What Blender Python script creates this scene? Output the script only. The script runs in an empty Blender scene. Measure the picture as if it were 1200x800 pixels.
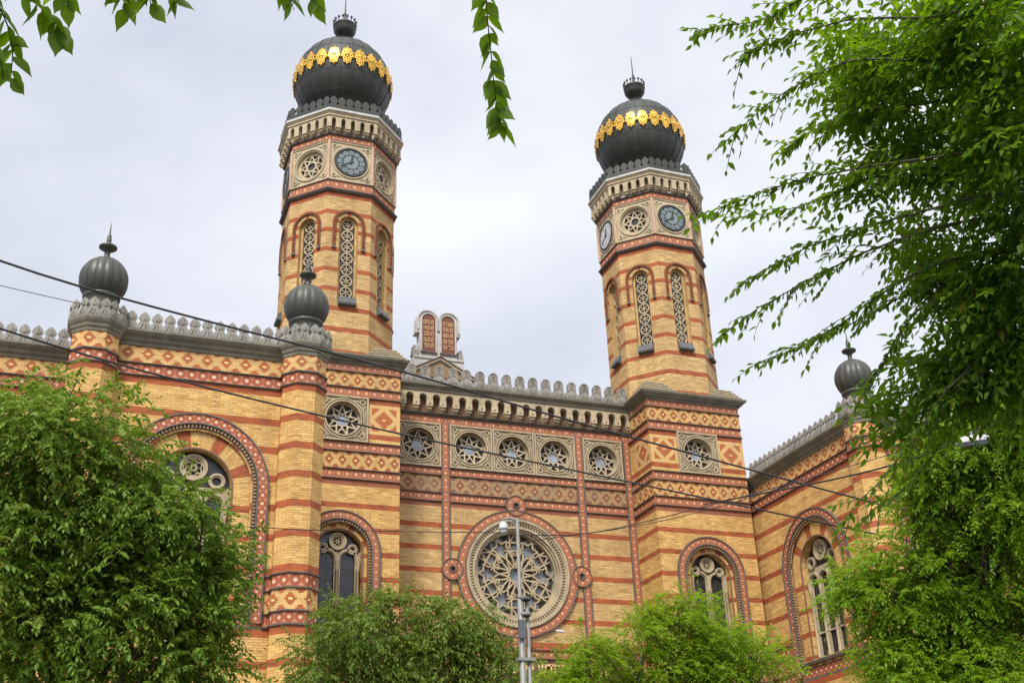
import bpy, math, random
import numpy as np
from mathutils import Vector, Matrix, Euler, noise as mnoise

R = math.radians
random.seed(7)
rng = np.random.default_rng(7)
scene = bpy.context.scene
COL = scene.collection

# ------------------------------------------------------------------ camera
cam_d = bpy.data.cameras.new('camera')
cam_d.sensor_fit = 'HORIZONTAL'
cam_d.sensor_width = 36.0
cam_d.lens = 1350.7 / 1200 * 36.0
cam_d.clip_start = 0.1
cam_d.clip_end = 3000
cam = bpy.data.objects.new('camera', cam_d)
COL.objects.link(cam)
yw, pt, rl = R(21.159), R(25.795), R(-2.263)
fw = Vector((math.sin(yw) * math.cos(pt), math.cos(yw) * math.cos(pt), math.sin(pt)))
r0 = Vector((math.cos(yw), -math.sin(yw), 0))
u0 = r0.cross(fw)
rr = r0 * math.cos(rl) + u0 * math.sin(rl)
uu = -r0 * math.sin(rl) + u0 * math.cos(rl)
cam.matrix_world = Matrix(((rr.x, uu.x, -fw.x, -16.785), (rr.y, uu.y, -fw.y, -43.759), (rr.z, uu.z, -fw.z, 1.7), (0, 0, 0, 1)))
scene.camera = cam

# ------------------------------------------------------------------ view transform
vs = scene.view_settings
vs.view_transform = 'Standard'
vs.look = 'None'
vs.exposure = 0.65
vs.gamma = 1.0
scene.cycles.use_denoising = True
scene.cycles.max_bounces = 6
scene.cycles.transparent_max_bounces = 4

# ------------------------------------------------------------------ sun (overcast, very soft)
SUN_EL, SUN_AZ = 48.0, 215.0           # azimuth clockwise from +Y; the sun stands behind and left of the camera
sd = Vector((math.sin(R(SUN_AZ)) * math.cos(R(SUN_EL)), math.cos(R(SUN_AZ)) * math.cos(R(SUN_EL)), math.sin(R(SUN_EL))))
sun_d = bpy.data.lights.new('sun', 'SUN')
sun_d.energy = 2.6
sun_d.angle = R(12)
sun_d.color = (1.0, 0.95, 0.87)
sun = bpy.data.objects.new('sun', sun_d)
COL.objects.link(sun)
sun.rotation_euler = sd.to_track_quat('Z', 'Y').to_euler()
sun.location = (-20, -60, 60)


# ------------------------------------------------------------------ node helper: small expressions on sockets
class X:
    def __init__(s, nt, sock): s.nt, s.s = nt, sock
    def __rsub__(s, o): return s * -1.0 + o
    def __rmul__(s, o): return s * o
    def __radd__(s, o): return s + o
    def _m(s, op, *o, clamp=False):
        n = s.nt.nodes.new('ShaderNodeMath'); n.operation = op; n.use_clamp = clamp
        for i, a in enumerate((s,) + o):
            if isinstance(a, X): s.nt.links.new(a.s, n.inputs[i])
            else: n.inputs[i].default_value = a
        return X(s.nt, n.outputs[0])
    def __add__(s, o): return s._m('ADD', o)
    def __sub__(s, o): return s._m('SUBTRACT', o)
    def __mul__(s, o): return s._m('MULTIPLY', o)
    def __truediv__(s, o): return s._m('DIVIDE', o)
    def __pow__(s, o): return s._m('POWER', o)
    def abs(s): return s._m('ABSOLUTE')
    def floor(s): return s._m('FLOOR')
    def fract(s): return s._m('FRACT')
    def cos(s): return s._m('COSINE')
    def atan2(s, o): return s._m('ARCTAN2', o)
    def lt(s, o): return s._m('LESS_THAN', o)
    def gt(s, o): return s._m('GREATER_THAN', o)
    def min(s, o): return s._m('MINIMUM', o)
    def max(s, o): return s._m('MAXIMUM', o)
    def sqrt(s): return s._m('SQRT')
    def clamp(s): return s._m('ADD', 0.0, clamp=True)


def new_mat(name):
    m = bpy.data.materials.new(name); m.use_nodes = True
    nt = m.node_tree
    return m, nt, nt.nodes['Principled BSDF']


def uvxy(nt):
    t = nt.nodes.new('ShaderNodeTexCoord'); sp = nt.nodes.new('ShaderNodeSeparateXYZ')
    nt.links.new(t.outputs['UV'], sp.inputs[0])
    return X(nt, sp.outputs[0]), X(nt, sp.outputs[1])


def nz(nt, scale, detail=4, rough=.6, vec=None, stretch=None):
    """noise on world position"""
    g = nt.nodes.new('ShaderNodeNewGeometry'); src = g.outputs['Position'] if vec is None else vec
    if stretch:
        mp = nt.nodes.new('ShaderNodeMapping'); mp.inputs['Scale'].default_value = stretch
        nt.links.new(src, mp.inputs[0]); src = mp.outputs[0]
    n = nt.nodes.new('ShaderNodeTexNoise'); n.inputs['Scale'].default_value = scale
    n.inputs['Detail'].default_value = detail; n.inputs['Roughness'].default_value = rough
    nt.links.new(src, n.inputs['Vector'])
    return X(nt, n.outputs[0])


def mix(nt, fac, a, b, blend='MIX'):
    n = nt.nodes.new('ShaderNodeMix'); n.data_type = 'RGBA'; n.blend_type = blend
    for sock, v in ((n.inputs[0], fac), (n.inputs[6], a), (n.inputs[7], b)):
        if isinstance(v, X): nt.links.new(v.s, sock)
        elif isinstance(v, (int, float)): sock.default_value = v
        elif isinstance(v, tuple): sock.default_value = v + (1,) if len(v) == 3 else v
        else: nt.links.new(v, sock)
    return n.outputs[2]


def ramp01(x, a, b):
    return ((x - a) / (b - a)).clamp()


def bump(nt, bsdf, h, strength=.3, dist=.02):
    b = nt.nodes.new('ShaderNodeBump'); b.inputs['Strength'].default_value = strength; b.inputs['Distance'].default_value = dist
    nt.links.new(h.s, b.inputs['Height']); nt.links.new(b.outputs[0], bsdf.inputs['Normal'])


def weather(nt, col, amt=.35, tint=(.16, .13, .10)):
    """rain streaks and soot blotches with shapes of their own"""
    blot = ramp01(nz(nt, .9, 6, .65), .48, .74)
    streak = ramp01(nz(nt, 2.2, 5, .6, stretch=(1.6, 1.6, .16)), .50, .76)
    c = mix(nt, blot * amt, col, tint)
    return mix(nt, streak * (amt * .8), c, tint)


# ------------------------------------------------------------------ world: Nishita sky under a bright cloud deck
world = bpy.data.worlds.new('World'); scene.world = world; world.use_nodes = True
wn = world.node_tree
bg = wn.nodes['Background']
sky = wn.nodes.new('ShaderNodeTexSky'); sky.sky_type = 'NISHITA'; sky.sun_disc = False
sky.sun_elevation = R(SUN_EL); sky.sun_rotation = R(SUN_AZ)
tc = wn.nodes.new('ShaderNodeTexCoord')
mp = wn.nodes.new('ShaderNodeMapping'); mp.inputs['Scale'].default_value = (1.0, 1.0, 1.9); mp.inputs['Location'].default_value = (.35, .1, .2)
wn.links.new(tc.outputs['Generated'], mp.inputs[0])
n1 = wn.nodes.new('ShaderNodeTexNoise'); n1.inputs['Scale'].default_value = 2.3; n1.inputs['Detail'].default_value = 5; n1.inputs['Roughness'].default_value = .5
wn.links.new(mp.outputs[0], n1.inputs['Vector'])
dx = wn.nodes.new('ShaderNodeVectorMath'); dx.operation = 'DOT_PRODUCT'; dx.inputs[1].default_value = (.80, -.10, .60)
wn.links.new(tc.outputs['Generated'], dx.inputs[0])
cl = ramp01(X(wn, n1.outputs[0]) + X(wn, dx.outputs['Value']) * .42, .50, .86)     # the deck thins out to the right and overhead
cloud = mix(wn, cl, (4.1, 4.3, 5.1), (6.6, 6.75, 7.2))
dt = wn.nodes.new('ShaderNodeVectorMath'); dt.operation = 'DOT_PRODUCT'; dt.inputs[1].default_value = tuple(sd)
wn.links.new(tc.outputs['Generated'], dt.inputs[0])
glow = (X(wn, dt.outputs['Value']).max(0.0) ** 2.0) * 1.1 + 1.0     # deck thinner towards the sun; brightened out of view to light the facade
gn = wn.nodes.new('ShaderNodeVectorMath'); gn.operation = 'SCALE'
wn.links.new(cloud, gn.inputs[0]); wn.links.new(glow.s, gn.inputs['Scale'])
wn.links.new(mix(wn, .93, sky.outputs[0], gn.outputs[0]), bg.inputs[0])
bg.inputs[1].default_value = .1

# ------------------------------------------------------------------ materials
M = {}
def brick_mat(key, c1, c2, mortar, bw=.27, rh=.078, ms=.010, dirt=.36):
    m, nt, b = new_mat(key)
    t = nt.nodes.new('ShaderNodeTexCoord'); k = nt.nodes.new('ShaderNodeTexBrick')
    nt.links.new(t.outputs['UV'], k.inputs['Vector'])
    k.inputs['Scale'].default_value = 1; k.inputs['Mortar Size'].default_value = ms; k.inputs['Brick Width'].default_value = bw
    k.inputs['Row Height'].default_value = rh; k.inputs['Bias'].default_value = -.1; k.inputs['Mortar Smooth'].default_value = .2
    k.inputs['Color1'].default_value = c1 + (1,); k.inputs['Color2'].default_value = c2 + (1,); k.inputs['Mortar'].default_value = mortar + (1,)
    u, v = uvxy(nt); row = (v / rh).floor(); wnz = nt.nodes.new('ShaderNodeTexWhiteNoise'); wnz.noise_dimensions = '2D'
    cb = nt.nodes.new('ShaderNodeCombineXYZ'); nt.links.new(((u / bw + row * .5).floor()).s, cb.inputs[0]); nt.links.new(row.s, cb.inputs[1]); nt.links.new(cb.outputs[0], wnz.inputs['Vector'])
    rnd = X(nt, wnz.outputs[0])
    kc = mix(nt, rnd.gt(.90) * .6, k.outputs[0], tuple(x * .66 for x in c2)); kc = mix(nt, rnd.lt(.10) * .5, kc, tuple(min(.85, x * 1.22) for x in c1))
    col = mix(nt, ramp01(nz(nt, .55, 5, .6), .4, .68) * .28, kc, tuple(x * .72 for x in c2))
    col = weather(nt, col, dirt, tuple(x * .38 for x in c2))
    nt.links.new(col, b.inputs['Base Color']); b.inputs['Roughness'].default_value = .82
    bump(nt, b, X(nt, k.outputs[1]) * -1.0 + nz(nt, 30, 3) * .5, .5, .015)
    M[key] = m
brick_mat('yellow_brick', (.73, .455, .150), (.56, .300, .075), (.33, .23, .10))
brick_mat('pale_brick', (.63, .415, .165), (.49, .300, .105), (.29, .20, .10), dirt=.42)
brick_mat('red_brick', (.42, .095, .020), (.29, .060, .014), (.26, .10, .045), dirt=.25)
brick_mat('dark_red_brick', (.33, .105, .045), (.26, .08, .035), (.22, .10, .055), dirt=.35)
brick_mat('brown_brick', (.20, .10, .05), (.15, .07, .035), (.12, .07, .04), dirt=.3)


def circles_mat(key, base, ring, dot, corner, rd=.21, rr=.40, mid=None):
    m, nt, b = new_mat(key)
    u, v = uvxy(nt)
    x, y = u.fract() - .5, v - .5
    rad = (x * x + y * y).sqrt()
    ang = y.atan2(x)
    rs = rad * (((ang * 8.0).cos()) * .12 + 1.0)
    cx_, cy_ = (u + .5).fract() - .5, (v - .5).abs() - .5
    rc = (cx_ * cx_ + cy_ * cy_).sqrt()
    c = mix(nt, rc.lt(.24), base, corner)
    c = mix(nt, rc.lt(.12), c, base)
    c = mix(nt, rad.lt(rr), c, ring)
    c = mix(nt, rad.lt(rr - .09), c, mid or base)
    c = mix(nt, rs.lt(rd), c, dot)
    c = mix(nt, (v - .5).abs().gt(.46), c, ring)
    c = mix(nt, ramp01(nz(nt, 9, 3), .35, .75) * .35, c, tuple(q * .6 for q in base))
    c = weather(nt, c, .35)
    nt.links.new(c, b.inputs['Base Color']); b.inputs['Roughness'].default_value = .7
    h = rad.lt(.40) * -1.0 + rs.lt(.21) * 1.6 + rc.lt(.24) * -.7
    bump(nt, b, h, .6, .02)
    M[key] = m
circles_mat('terracotta_band', (.46, .160, .068), (.22, .058, .026), (.62, .36, .20), (.30, .092, .040), .175, .38)
circles_mat('bright_terracotta_band', (.47, .125, .045), (.26, .055, .020), (.72, .52, .36), (.58, .28, .16), .165, .45, (.36, .085, .03))


def diaper_mat(key, yel, red, courses=9, dirt=.3):
    m, nt, b = new_mat(key)
    u, v = uvxy(nt)
    d = (u.fract() - .5).abs() * 2.0
    q = ((v * float(courses)).floor() - float(courses // 2)).abs()
    e = float(courses // 2) - q
    inn = d.lt(q * -.2 + .64) * q.lt(3.5)
    half = (d * -1.0 + 1.0).lt(e * -.22 + .48) * e.lt(1.5)
    slit = q.lt(.5) * d.lt(.20)
    row = (v * float(courses)).floor()
    bx = (u * 3.0 + row * .5).fract()
    mort = (((v * float(courses)).fract() - .5).abs().gt(.42)).max((bx - .5).abs().gt(.47))
    wn_ = nt.nodes.new('ShaderNodeTexWhiteNoise'); wn_.noise_dimensions = '2D'
    cb = nt.nodes.new('ShaderNodeCombineXYZ'); nt.links.new(((u * 3.0 + row * .5).floor()).s, cb.inputs[0]); nt.links.new(row.s, cb.inputs[1])
    nt.links.new(cb.outputs[0], wn_.inputs['Vector'])
    y2 = mix(nt, X(nt, wn_.outputs[0]), yel, tuple(x * .72 for x in yel))
    r2 = mix(nt, X(nt, wn_.outputs[0]), red, tuple(x * .70 for x in red))
    c = mix(nt, inn.max(half), y2, r2)
    c = mix(nt, slit, c, tuple(min(.8, x * 1.25) for x in yel))
    c = mix(nt, mort * .40, c, tuple(x * .5 for x in yel))
    c = weather(nt, c, dirt)
    nt.links.new(c, b.inputs['Base Color']); b.inputs['Roughness'].default_value = .8
    bump(nt, b, mort * -1.0 + inn.max(half) * .6, .5, .015)
    M[key] = m
diaper_mat('diaper_brick', (.64, .39, .135), (.35, .085, .020))
diaper_mat('bright_diaper_brick', (.72, .44, .16), (.45, .110, .022))
diaper_mat('old_diaper_brick', (.40, .245, .105), (.25, .085, .035), dirt=.6)


def diamond_mat(key, yel, red):
    m, nt, b = new_mat(key)
    u, v = uvxy(nt)                                   # -1..1 across the panel
    n = 11.0
    vq = (((v * n) + .5).floor() / n).abs()
    uq = u.abs()
    dia = (uq + vq).lt(.62)
    tri = (uq + vq).gt(1.02) * uq.lt(.80) * vq.lt(.80)
    slit = vq.lt(.05) * uq.lt(.13)
    mort = (((v * n) + .5).fract() - .5).abs().gt(.40)
    c = mix(nt, dia.max(tri), yel, red)
    c = mix(nt, slit, c, tuple(min(.8, x * 1.2) for x in yel))
    c = mix(nt, mort * .22, c, tuple(x * .5 for x in yel))
    c = mix(nt, ramp01(nz(nt, 7, 3), .4, .7) * .3, c, tuple(x * .6 for x in yel))
    c = weather(nt, c, .3)
    nt.links.new(c, b.inputs['Base Color']); b.inputs['Roughness'].default_value = .8
    bump(nt, b, mort * -1.0 + dia.max(tri) * .7, .5, .015)
    M[key] = m
diamond_mat('diamond_brick', (.64, .40, .145), (.38, .090, .020))


def stone_mat(key, c1, c2, rough=.85, dirt=.5, sc=3.0, tint=(.10, .085, .065), bs=.35):
    m, nt, b = new_mat(key)
    c = mix(nt, ramp01(nz(nt, sc, 6, .65), .3, .7), c1, c2)
    c = weather(nt, c, dirt, tint)
    nt.links.new(c, b.inputs['Base Color']); b.inputs['Roughness'].default_value = rough
    bump(nt, b, nz(nt, sc * 9, 5, .7), bs, .02)
    M[key] = m
stone_mat('dentil_light', (.36, .24, .125), (.28, .18, .09), dirt=.3)
stone_mat('cream_stone', (.52, .42, .265), (.42, .335, .205), dirt=.45)
stone_mat('buff_stone', (.46, .375, .235), (.36, .285, .17), dirt=.5)
stone_mat('light_stone', (.54, .46, .33), (.46, .38, .25), dirt=.4)
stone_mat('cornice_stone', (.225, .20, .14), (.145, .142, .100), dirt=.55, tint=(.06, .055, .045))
stone_mat('ledge_stone', (.15, .125, .10), (.10, .085, .07), dirt=.4, tint=(.04, .035, .03))
stone_mat('crest_stone', (.34, .32, .275), (.22, .205, .175), dirt=.4, sc=4, tint=(.08, .075, .065), bs=.3)
stone_mat('white_stone', (.56, .545, .50), (.46, .445, .405), dirt=.3)
stone_mat('pink_stone', (.55, .38, .26), (.47, .30, .20), dirt=.3)
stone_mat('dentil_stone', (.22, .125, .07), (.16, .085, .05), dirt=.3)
stone_mat('recess_shade', (.22, .15, .085), (.14, .095, .055), dirt=.3)  # brown fill that puts the shade of carved recesses into the colour
stone_mat('copper', (.037, .039, .027), (.023, .025, .017), rough=.48, dirt=.35, sc=2.2, tint=(.055, .065, .05), bs=.08)
stone_mat('turret_copper', (.060, .061, .043), (.037, .039, .027), rough=.46, dirt=.4, sc=3, tint=(.10, .115, .095), bs=.1)
stone_mat('zinc', (.10, .105, .105), (.065, .07, .072), rough=.45, dirt=.3, bs=.1)
stone_mat('iron', (.035, .038, .036), (.02, .022, .02), rough=.5, dirt=.3, bs=.1)
stone_mat('steel', (.25, .245, .22), (.175, .17, .155), rough=.42, dirt=.35, sc=6, bs=.1)
stone_mat('tile_roof', (.16, .07, .045), (.11, .05, .035), dirt=.4)
stone_mat('bark', (.13, .10, .075), (.07, .055, .042), dirt=.4, sc=9, bs=1.0)
stone_mat('twig_bark', (.10, .085, .05), (.06, .05, .03), dirt=.2, sc=20)
stone_mat('asphalt', (.055, .055, .055), (.045, .045, .046), dirt=.2)
stone_mat('paving', (.20, .19, .175), (.16, .15, .14), dirt=.3)
stone_mat('plaque', (.19, .055, .030), (.15, .042, .024), rough=.5, dirt=.15)
stone_mat('lettering_gold', (.70, .47, .22), (.60, .39, .17), rough=.45, dirt=.1)
stone_mat('white_paint', (.58, .58, .57), (.50, .50, .49), rough=.4, dirt=.2)
stone_mat('dark_plastic', (.03, .03, .032), (.02, .02, .022), rough=.5, dirt=.1)
stone_mat('clock_teal', (.032, .052, .050), (.024, .038, .038), rough=.4, dirt=.1)
stone_mat('clock_disc', (.20, .235, .23), (.16, .19, .185), rough=.35, dirt=.15)
stone_mat('clock_white', (.72, .70, .70), (.64, .61, .62), rough=.35, dirt=.15)
stone_mat('cable_rubber', (.02, .02, .02), (.013, .013, .013), rough=.6, dirt=.1)


def simple(key, col, rough, metal=0.0):
    m, nt, b = new_mat(key)
    c = mix(nt, ramp01(nz(nt, 2.5, 5), .38, .66), col, tuple(x * .5 for x in col))
    nt.links.new(c, b.inputs['Base Color'])
    b.inputs['Roughness'].default_value = rough; b.inputs['Metallic'].default_value = metal
    M[key] = m
simple('gold', (.95, .56, .09), .36, .65)
simple('dark_glass', (.030, .031, .030), .12)
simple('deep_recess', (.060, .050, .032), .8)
simple('grey_glass', (.23, .25, .26), .15)
simple('pale_glass', (.30, .345, .385), .12)
simple('lead_glass', (.036, .036, .034), .25)


def leaf_mat(key, c_lo, c_hi, trans, tfac=.35, gloss=.22):
    m, nt, b = new_mat(key)
    g = nt.nodes.new('ShaderNodeNewGeometry')
    rnd = X(nt, g.outputs['Random Per Island'])
    c = mix(nt, rnd, c_lo, c_hi)
    c = mix(nt, ramp01(nz(nt, .9, 3), .42, .66) * .6, c, c_hi)
    c = mix(nt, rnd.gt(.985), c, (.20, .15, .02))
    nt.links.new(c, b.inputs['Base Color']); b.inputs['Roughness'].default_value = .48
    b.inputs['Specular IOR Level'].default_value = gloss
    tr = nt.nodes.new('ShaderNodeBsdfTranslucent')
    nt.links.new(mix(nt, rnd, trans, tuple(x * .7 for x in trans)), tr.inputs[0])
    ms = nt.nodes.new('ShaderNodeMixShader'); ms.inputs[0].default_value = tfac
    nt.links.new(b.outputs[0], ms.inputs[1]); nt.links.new(tr.outputs[0], ms.inputs[2])
    nt.links.new(ms.outputs[0], nt.nodes['Material Output'].inputs[0])
    M[key] = m
leaf_mat('hackberry_leaf', (.080, .150, .015), (.180, .270, .034), (.34, .50, .04), .32, .25)
leaf_mat('mid_leaf', (.072, .125, .015), (.165, .225, .034), (.29, .44, .03), .32, .25)
leaf_mat('robinia_leaf', (.115, .205, .010), (.220, .330, .018), (.48, .70, .02), .42, .3)
leaf_mat('elm_leaf', (.100, .200, .010), (.200, .320, .018), (.48, .72, .02), .42, .3)
leaf_mat('near_leaf', (.036, .090, .007), (.110, .190, .013), (.32, .58, .012), .40, .25)


# ------------------------------------------------------------------ mesh builder
class MB:
    def __init__(s): s.v, s.f, s.m, s.uv, s.mats, s.sm = [], [], [], [], [], []
    def mi(s, key):
        if key not in s.mats: s.mats.append(key)
        return s.mats.index(key)
    def face(s, pts, mat, uvs=None):
        i = len(s.v); s.v += [tuple(p) for p in pts]
        s.f.append(tuple(range(i, i + len(pts)))); s.m.append(s.mi(mat)); s.sm.append(False)
        s.uv.append(uvs if uvs else [(p[0] + p[1], p[2]) for p in pts])
    def grid(s, rows, mat, closed=True, smooth=True, uvs=None):
        """rows of points -> shared-vertex surface"""
        n = len(rows[0]); i0 = len(s.v)
        for r in rows: s.v += [tuple(p) for p in r]
        k = s.mi(mat)
        for a in range(len(rows) - 1):
            for j in range(n if closed else n - 1):
                jn = (j + 1) % n
                s.f.append((i0 + a * n + j, i0 + a * n + jn, i0 + (a + 1) * n + jn, i0 + (a + 1) * n + j))
                s.m.append(k); s.sm.append(smooth)
                s.uv.append([(j / n, a), ((j + 1) / n, a), ((j + 1) / n, a + 1), (j / n, a + 1)])
    def box(s, x0, x1, y0, y1, z0, z1, mat):
        p = [(x, y, z) for z in (z0, z1) for y in (y0, y1) for x in (x0, x1)]
        for q in ((0, 1, 5, 4), (1, 3, 7, 5), (3, 2, 6, 7), (2, 0, 4, 6), (4, 5, 7, 6), (2, 3, 1, 0)): s.face([p[i] for i in q], mat)
    def lathe(s, cx, cy, prof, seg, mat, smooth=True, mod=None, rot=0.0):
        rows = []
        for r, z in prof:
            rows.append([(cx + (r * (mod(2 * math.pi * j / seg, z) if mod else 1)) * math.sin(2 * math.pi * j / seg + rot),
                          cy - (r * (mod(2 * math.pi * j / seg, z) if mod else 1)) * math.cos(2 * math.pi * j / seg + rot), z) for j in range(seg)])
        s.grid(rows, mat, True, smooth)
    def tube(s, pts, rad, mat, seg=8, caps=True):
        pts = [Vector(p) for p in pts]; n = len(pts)
        rad = rad if isinstance(rad, (list, tuple)) else [rad] * n
        rows = []
        up = Vector((0.123, .271, .954))
        for i, p in enumerate(pts):
            d = (pts[min(i + 1, n - 1)] - pts[max(i - 1, 0)]).normalized()
            a = d.cross(up)
            if a.length < 1e-3: a = d.cross(Vector((1, 0, 0)))
            a.normalize(); b = d.cross(a)
            rows.append([p + (a * math.cos(2 * math.pi * k / seg) + b * math.sin(2 * math.pi * k / seg)) * rad[i] for k in range(seg)])
        s.grid(rows, mat, True, True)
        if caps: s.face(rows[0], mat); s.face(rows[-1], mat)
    def build(s, name, parent=None, off=(0, 0, 0)):
        me = bpy.data.meshes.new(name)
        if any(off): s.v = [(a - off[0], b - off[1], c - off[2]) for a, b, c in s.v]
        me.from_pydata(s.v, [], s.f)
        for k in s.mats: me.materials.append(M[k])
        me.polygons.foreach_set('material_index', s.m)
        me.polygons.foreach_set('use_smooth', s.sm)
        l = me.uv_layers.new(name='UVMap')
        l.data.foreach_set('uv', [c for f in s.uv for uv in f for c in uv])
        me.update()
        o = bpy.data.objects.new(name, me); COL.objects.link(o)
        if parent: o.parent = parent
        return o


def empty(name, loc=(0, 0, 0)):
    o = bpy.data.objects.new(name, None); COL.objects.link(o); o.location = loc; o.empty_display_size = .5
    return o
def tag(o, label=None, cat=None, group=None, kind=None):
    if label: o['label'] = label
    if cat: o['category'] = cat
    if group: o['group'] = group
    if kind: o['kind'] = kind
    return o


class Fr:
    """a wall plane: s runs along the wall, z up, d outwards"""
    def __init__(s, o, n):
        s.o, s.n = Vector((o[0], o[1], 0)), Vector((n[0], n[1], 0)).normalized()
        s.a = Vector((0, 0, 1)).cross(s.n)
    def P(s, x, z, d=0.0):
        p = s.o + s.a * x + s.n * d
        return (p.x, p.y, z)
    def poly(s, mb, pts, d, mat, uvs=None):
        mb.face([s.P(x, z, d) for x, z in pts], mat, uvs if uvs else [(x, z) for x, z in pts])
    def box(s, mb, s0, s1, z0, z1, d0, d1, mat):
        s.poly(mb, [(s0, z0), (s1, z0), (s1, z1), (s0, z1)], d1, mat)
        for a, b in (((s0, z0), (s1, z0)), ((s1, z0), (s1, z1)), ((s1, z1), (s0, z1)), ((s0, z1), (s0, z0))):
            mb.face([s.P(a[0], a[1], d0), s.P(b[0], b[1], d0), s.P(b[0], b[1], d1), s.P(a[0], a[1], d1)], mat,
                    [(a[0], a[1]), (b[0], b[1]), (b[0] + .1, b[1] + d1 - d0), (a[0] + .1, a[1] + d1 - d0)])
    def extr(s, mb, pts, d0, d1, mat, back=True):
        s.poly(mb, pts, d1, mat)
        if back: s.poly(mb, pts[::-1], d0, mat)
        n = len(pts)
        for i in range(n):
            a, b = pts[i], pts[(i + 1) % n]
            mb.face([s.P(a[0], a[1], d0), s.P(b[0], b[1], d0), s.P(b[0], b[1], d1), s.P(a[0], a[1], d1)], mat)
    def prof(s, mb, s0, s1, pr, mat, ends=True):
        """extrude a (d, z) profile along the wall"""
        for (d0, z0), (d1, z1) in zip(pr, pr[1:]):
            mb.face([s.P(s0, z0, d0), s.P(s1, z0, d0), s.P(s1, z1, d1), s.P(s0, z1, d1)], mat,
                    [(s0, z0 + d0), (s1, z0 + d0), (s1, z1 + d1), (s0, z1 + d1)])
        if ends:
            for q in (s0, s1): mb.face([s.P(q, z, d) for d, z in pr] + ([s.P(q, pr[-1][1], 0), s.P(q, pr[0][1], 0)]), mat)
    def wall(s, mb, s0, s1, bands, holes=(), d=0.0, s_uv=0.0):
        """bands (z0, z1, material, cell): brick when cell is None, else pattern cells of that length.
        holes (zmin, zmax, fn(z)->(left, right))"""
        for z0, z1, mat, cell in bands:
            hs = [h for h in holes if h[0] < z1 - 1e-6 and h[1] > z0 + 1e-6]
            cuts = {z0, z1}
            for h in hs:
                lo, hi = max(z0, h[0]), min(z1, h[1]); k = max(1, int((hi - lo) / .05))
                cuts |= {lo + (hi - lo) * i / k for i in range(k + 1)}
            cuts = sorted(cuts)
            cc = [cuts[0]]
            for c in cuts[1:]:
                if c - cc[-1] > 1e-5: cc.append(c)
            def U(x, z): return ((x + s_uv), z) if cell is None else ((x + s_uv) / cell, (z - z0) / (z1 - z0))
            for a, b in zip(cc, cc[1:]):
                mid = (a + b) / 2
                act = sorted([h for h in hs if h[0] < mid < h[1]], key=lambda h: h[2](mid)[0])
                la, lb = s0, s0
                for h in act:
                    xa, xb = h[2](min(max(a + 1e-6, h[0]), h[1])), h[2](min(max(b - 1e-6, h[0]), h[1]))
                    q = [(la, a), (xa[0], a), (xb[0], b), (lb, b)]
                    s.poly(mb, q, d, mat, [U(*p) for p in q]); la, lb = xa[1], xb[1]
                q = [(la, a), (s1, a), (s1, b), (lb, b)]
                s.poly(mb, q, d, mat, [U(*p) for p in q])
    # ---- arches and circles
    def path(s, cs, cz, r, zbot=None, seg=36):
        """full circle when zbot is None, else legs + half circle; returns points from right foot to left foot"""
        if zbot is None: return [(cs + r * math.cos(2 * math.pi * i / seg), cz + r * math.sin(2 * math.pi * i / seg)) for i in range(seg)]
        p = [(cs + r * math.cos(math.pi * i / seg), cz + r * math.sin(math.pi * i / seg)) for i in range(seg + 1)]
        if zbot < cz - 1e-6: p = [(cs + r, zbot)] + p + [(cs - r, zbot)]
        return p
    def ring(s, mb, cs, cz, r0, r1, d0, d1, mat, zbot=None, seg=36, cell=None, inner=True, outer=True):
        a, b = s.path(cs, cz, r0, zbot, seg), s.path(cs, cz, r1, zbot, seg)
        if zbot is None: a.append(a[0]); b.append(b[0])
        u = 0.0
        tot = sum(math.hypot((a[i + 1][0] + b[i + 1][0] - a[i][0] - b[i][0]) / 2, (a[i + 1][1] + b[i + 1][1] - a[i][1] - b[i][1]) / 2) for i in range(len(a) - 1))
        c = cell
        if cell: c = tot / max(1, round(tot / cell))
        for i in range(len(a) - 1):
            l = math.hypot((a[i + 1][0] + b[i + 1][0] - a[i][0] - b[i][0]) / 2, (a[i + 1][1] + b[i + 1][1] - a[i][1] - b[i][1]) / 2)
            n = 1 if not cell else max(1, 1)
            uv = [(u / c, 0), (u / c, 1), ((u + l) / c, 1), ((u + l) / c, 0)] if cell else [(r0, u), (r1, u), (r1, u + l), (r0, u + l)]
            s.poly(mb, [a[i], b[i], b[i + 1], a[i + 1]], d1, mat, uv)
            for on, q in ((inner, a), (outer, b)):
                if on: mb.face([s.P(*q[i], d0), s.P(*q[i + 1], d0), s.P(*q[i + 1], d1), s.P(*q[i], d1)], mat, [(d0, u), (d0, u + l), (d1, u + l), (d1, u)])
            u += l
        if zbot is not None:
            for k in (0, -1): mb.face([s.P(*a[k], d0), s.P(*b[k], d0), s.P(*b[k], d1), s.P(*a[k], d1)], mat)
    def reveal(s, mb, cs, cz, r, d0, d1, mat, zbot=None, seg=36):
        a = s.path(cs, cz, r, zbot, seg)
        if zbot is None: a.append(a[0])
        u = 0
        for i in range(len(a) - 1):
            l = math.hypot(a[i + 1][0] - a[i][0], a[i + 1][1] - a[i][1])
            mb.face([s.P(*a[i], d0), s.P(*a[i + 1], d0), s.P(*a[i + 1], d1), s.P(*a[i], d1)], mat, [(d0, u), (d0, u + l), (d1, u + l), (d1, u)])
            u += l
    def fill(s, mb, cs, cz, r, d, mat, zbot=None, seg=36): s.poly(mb, s.path(cs, cz, r, zbot, seg), d, mat)
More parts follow.
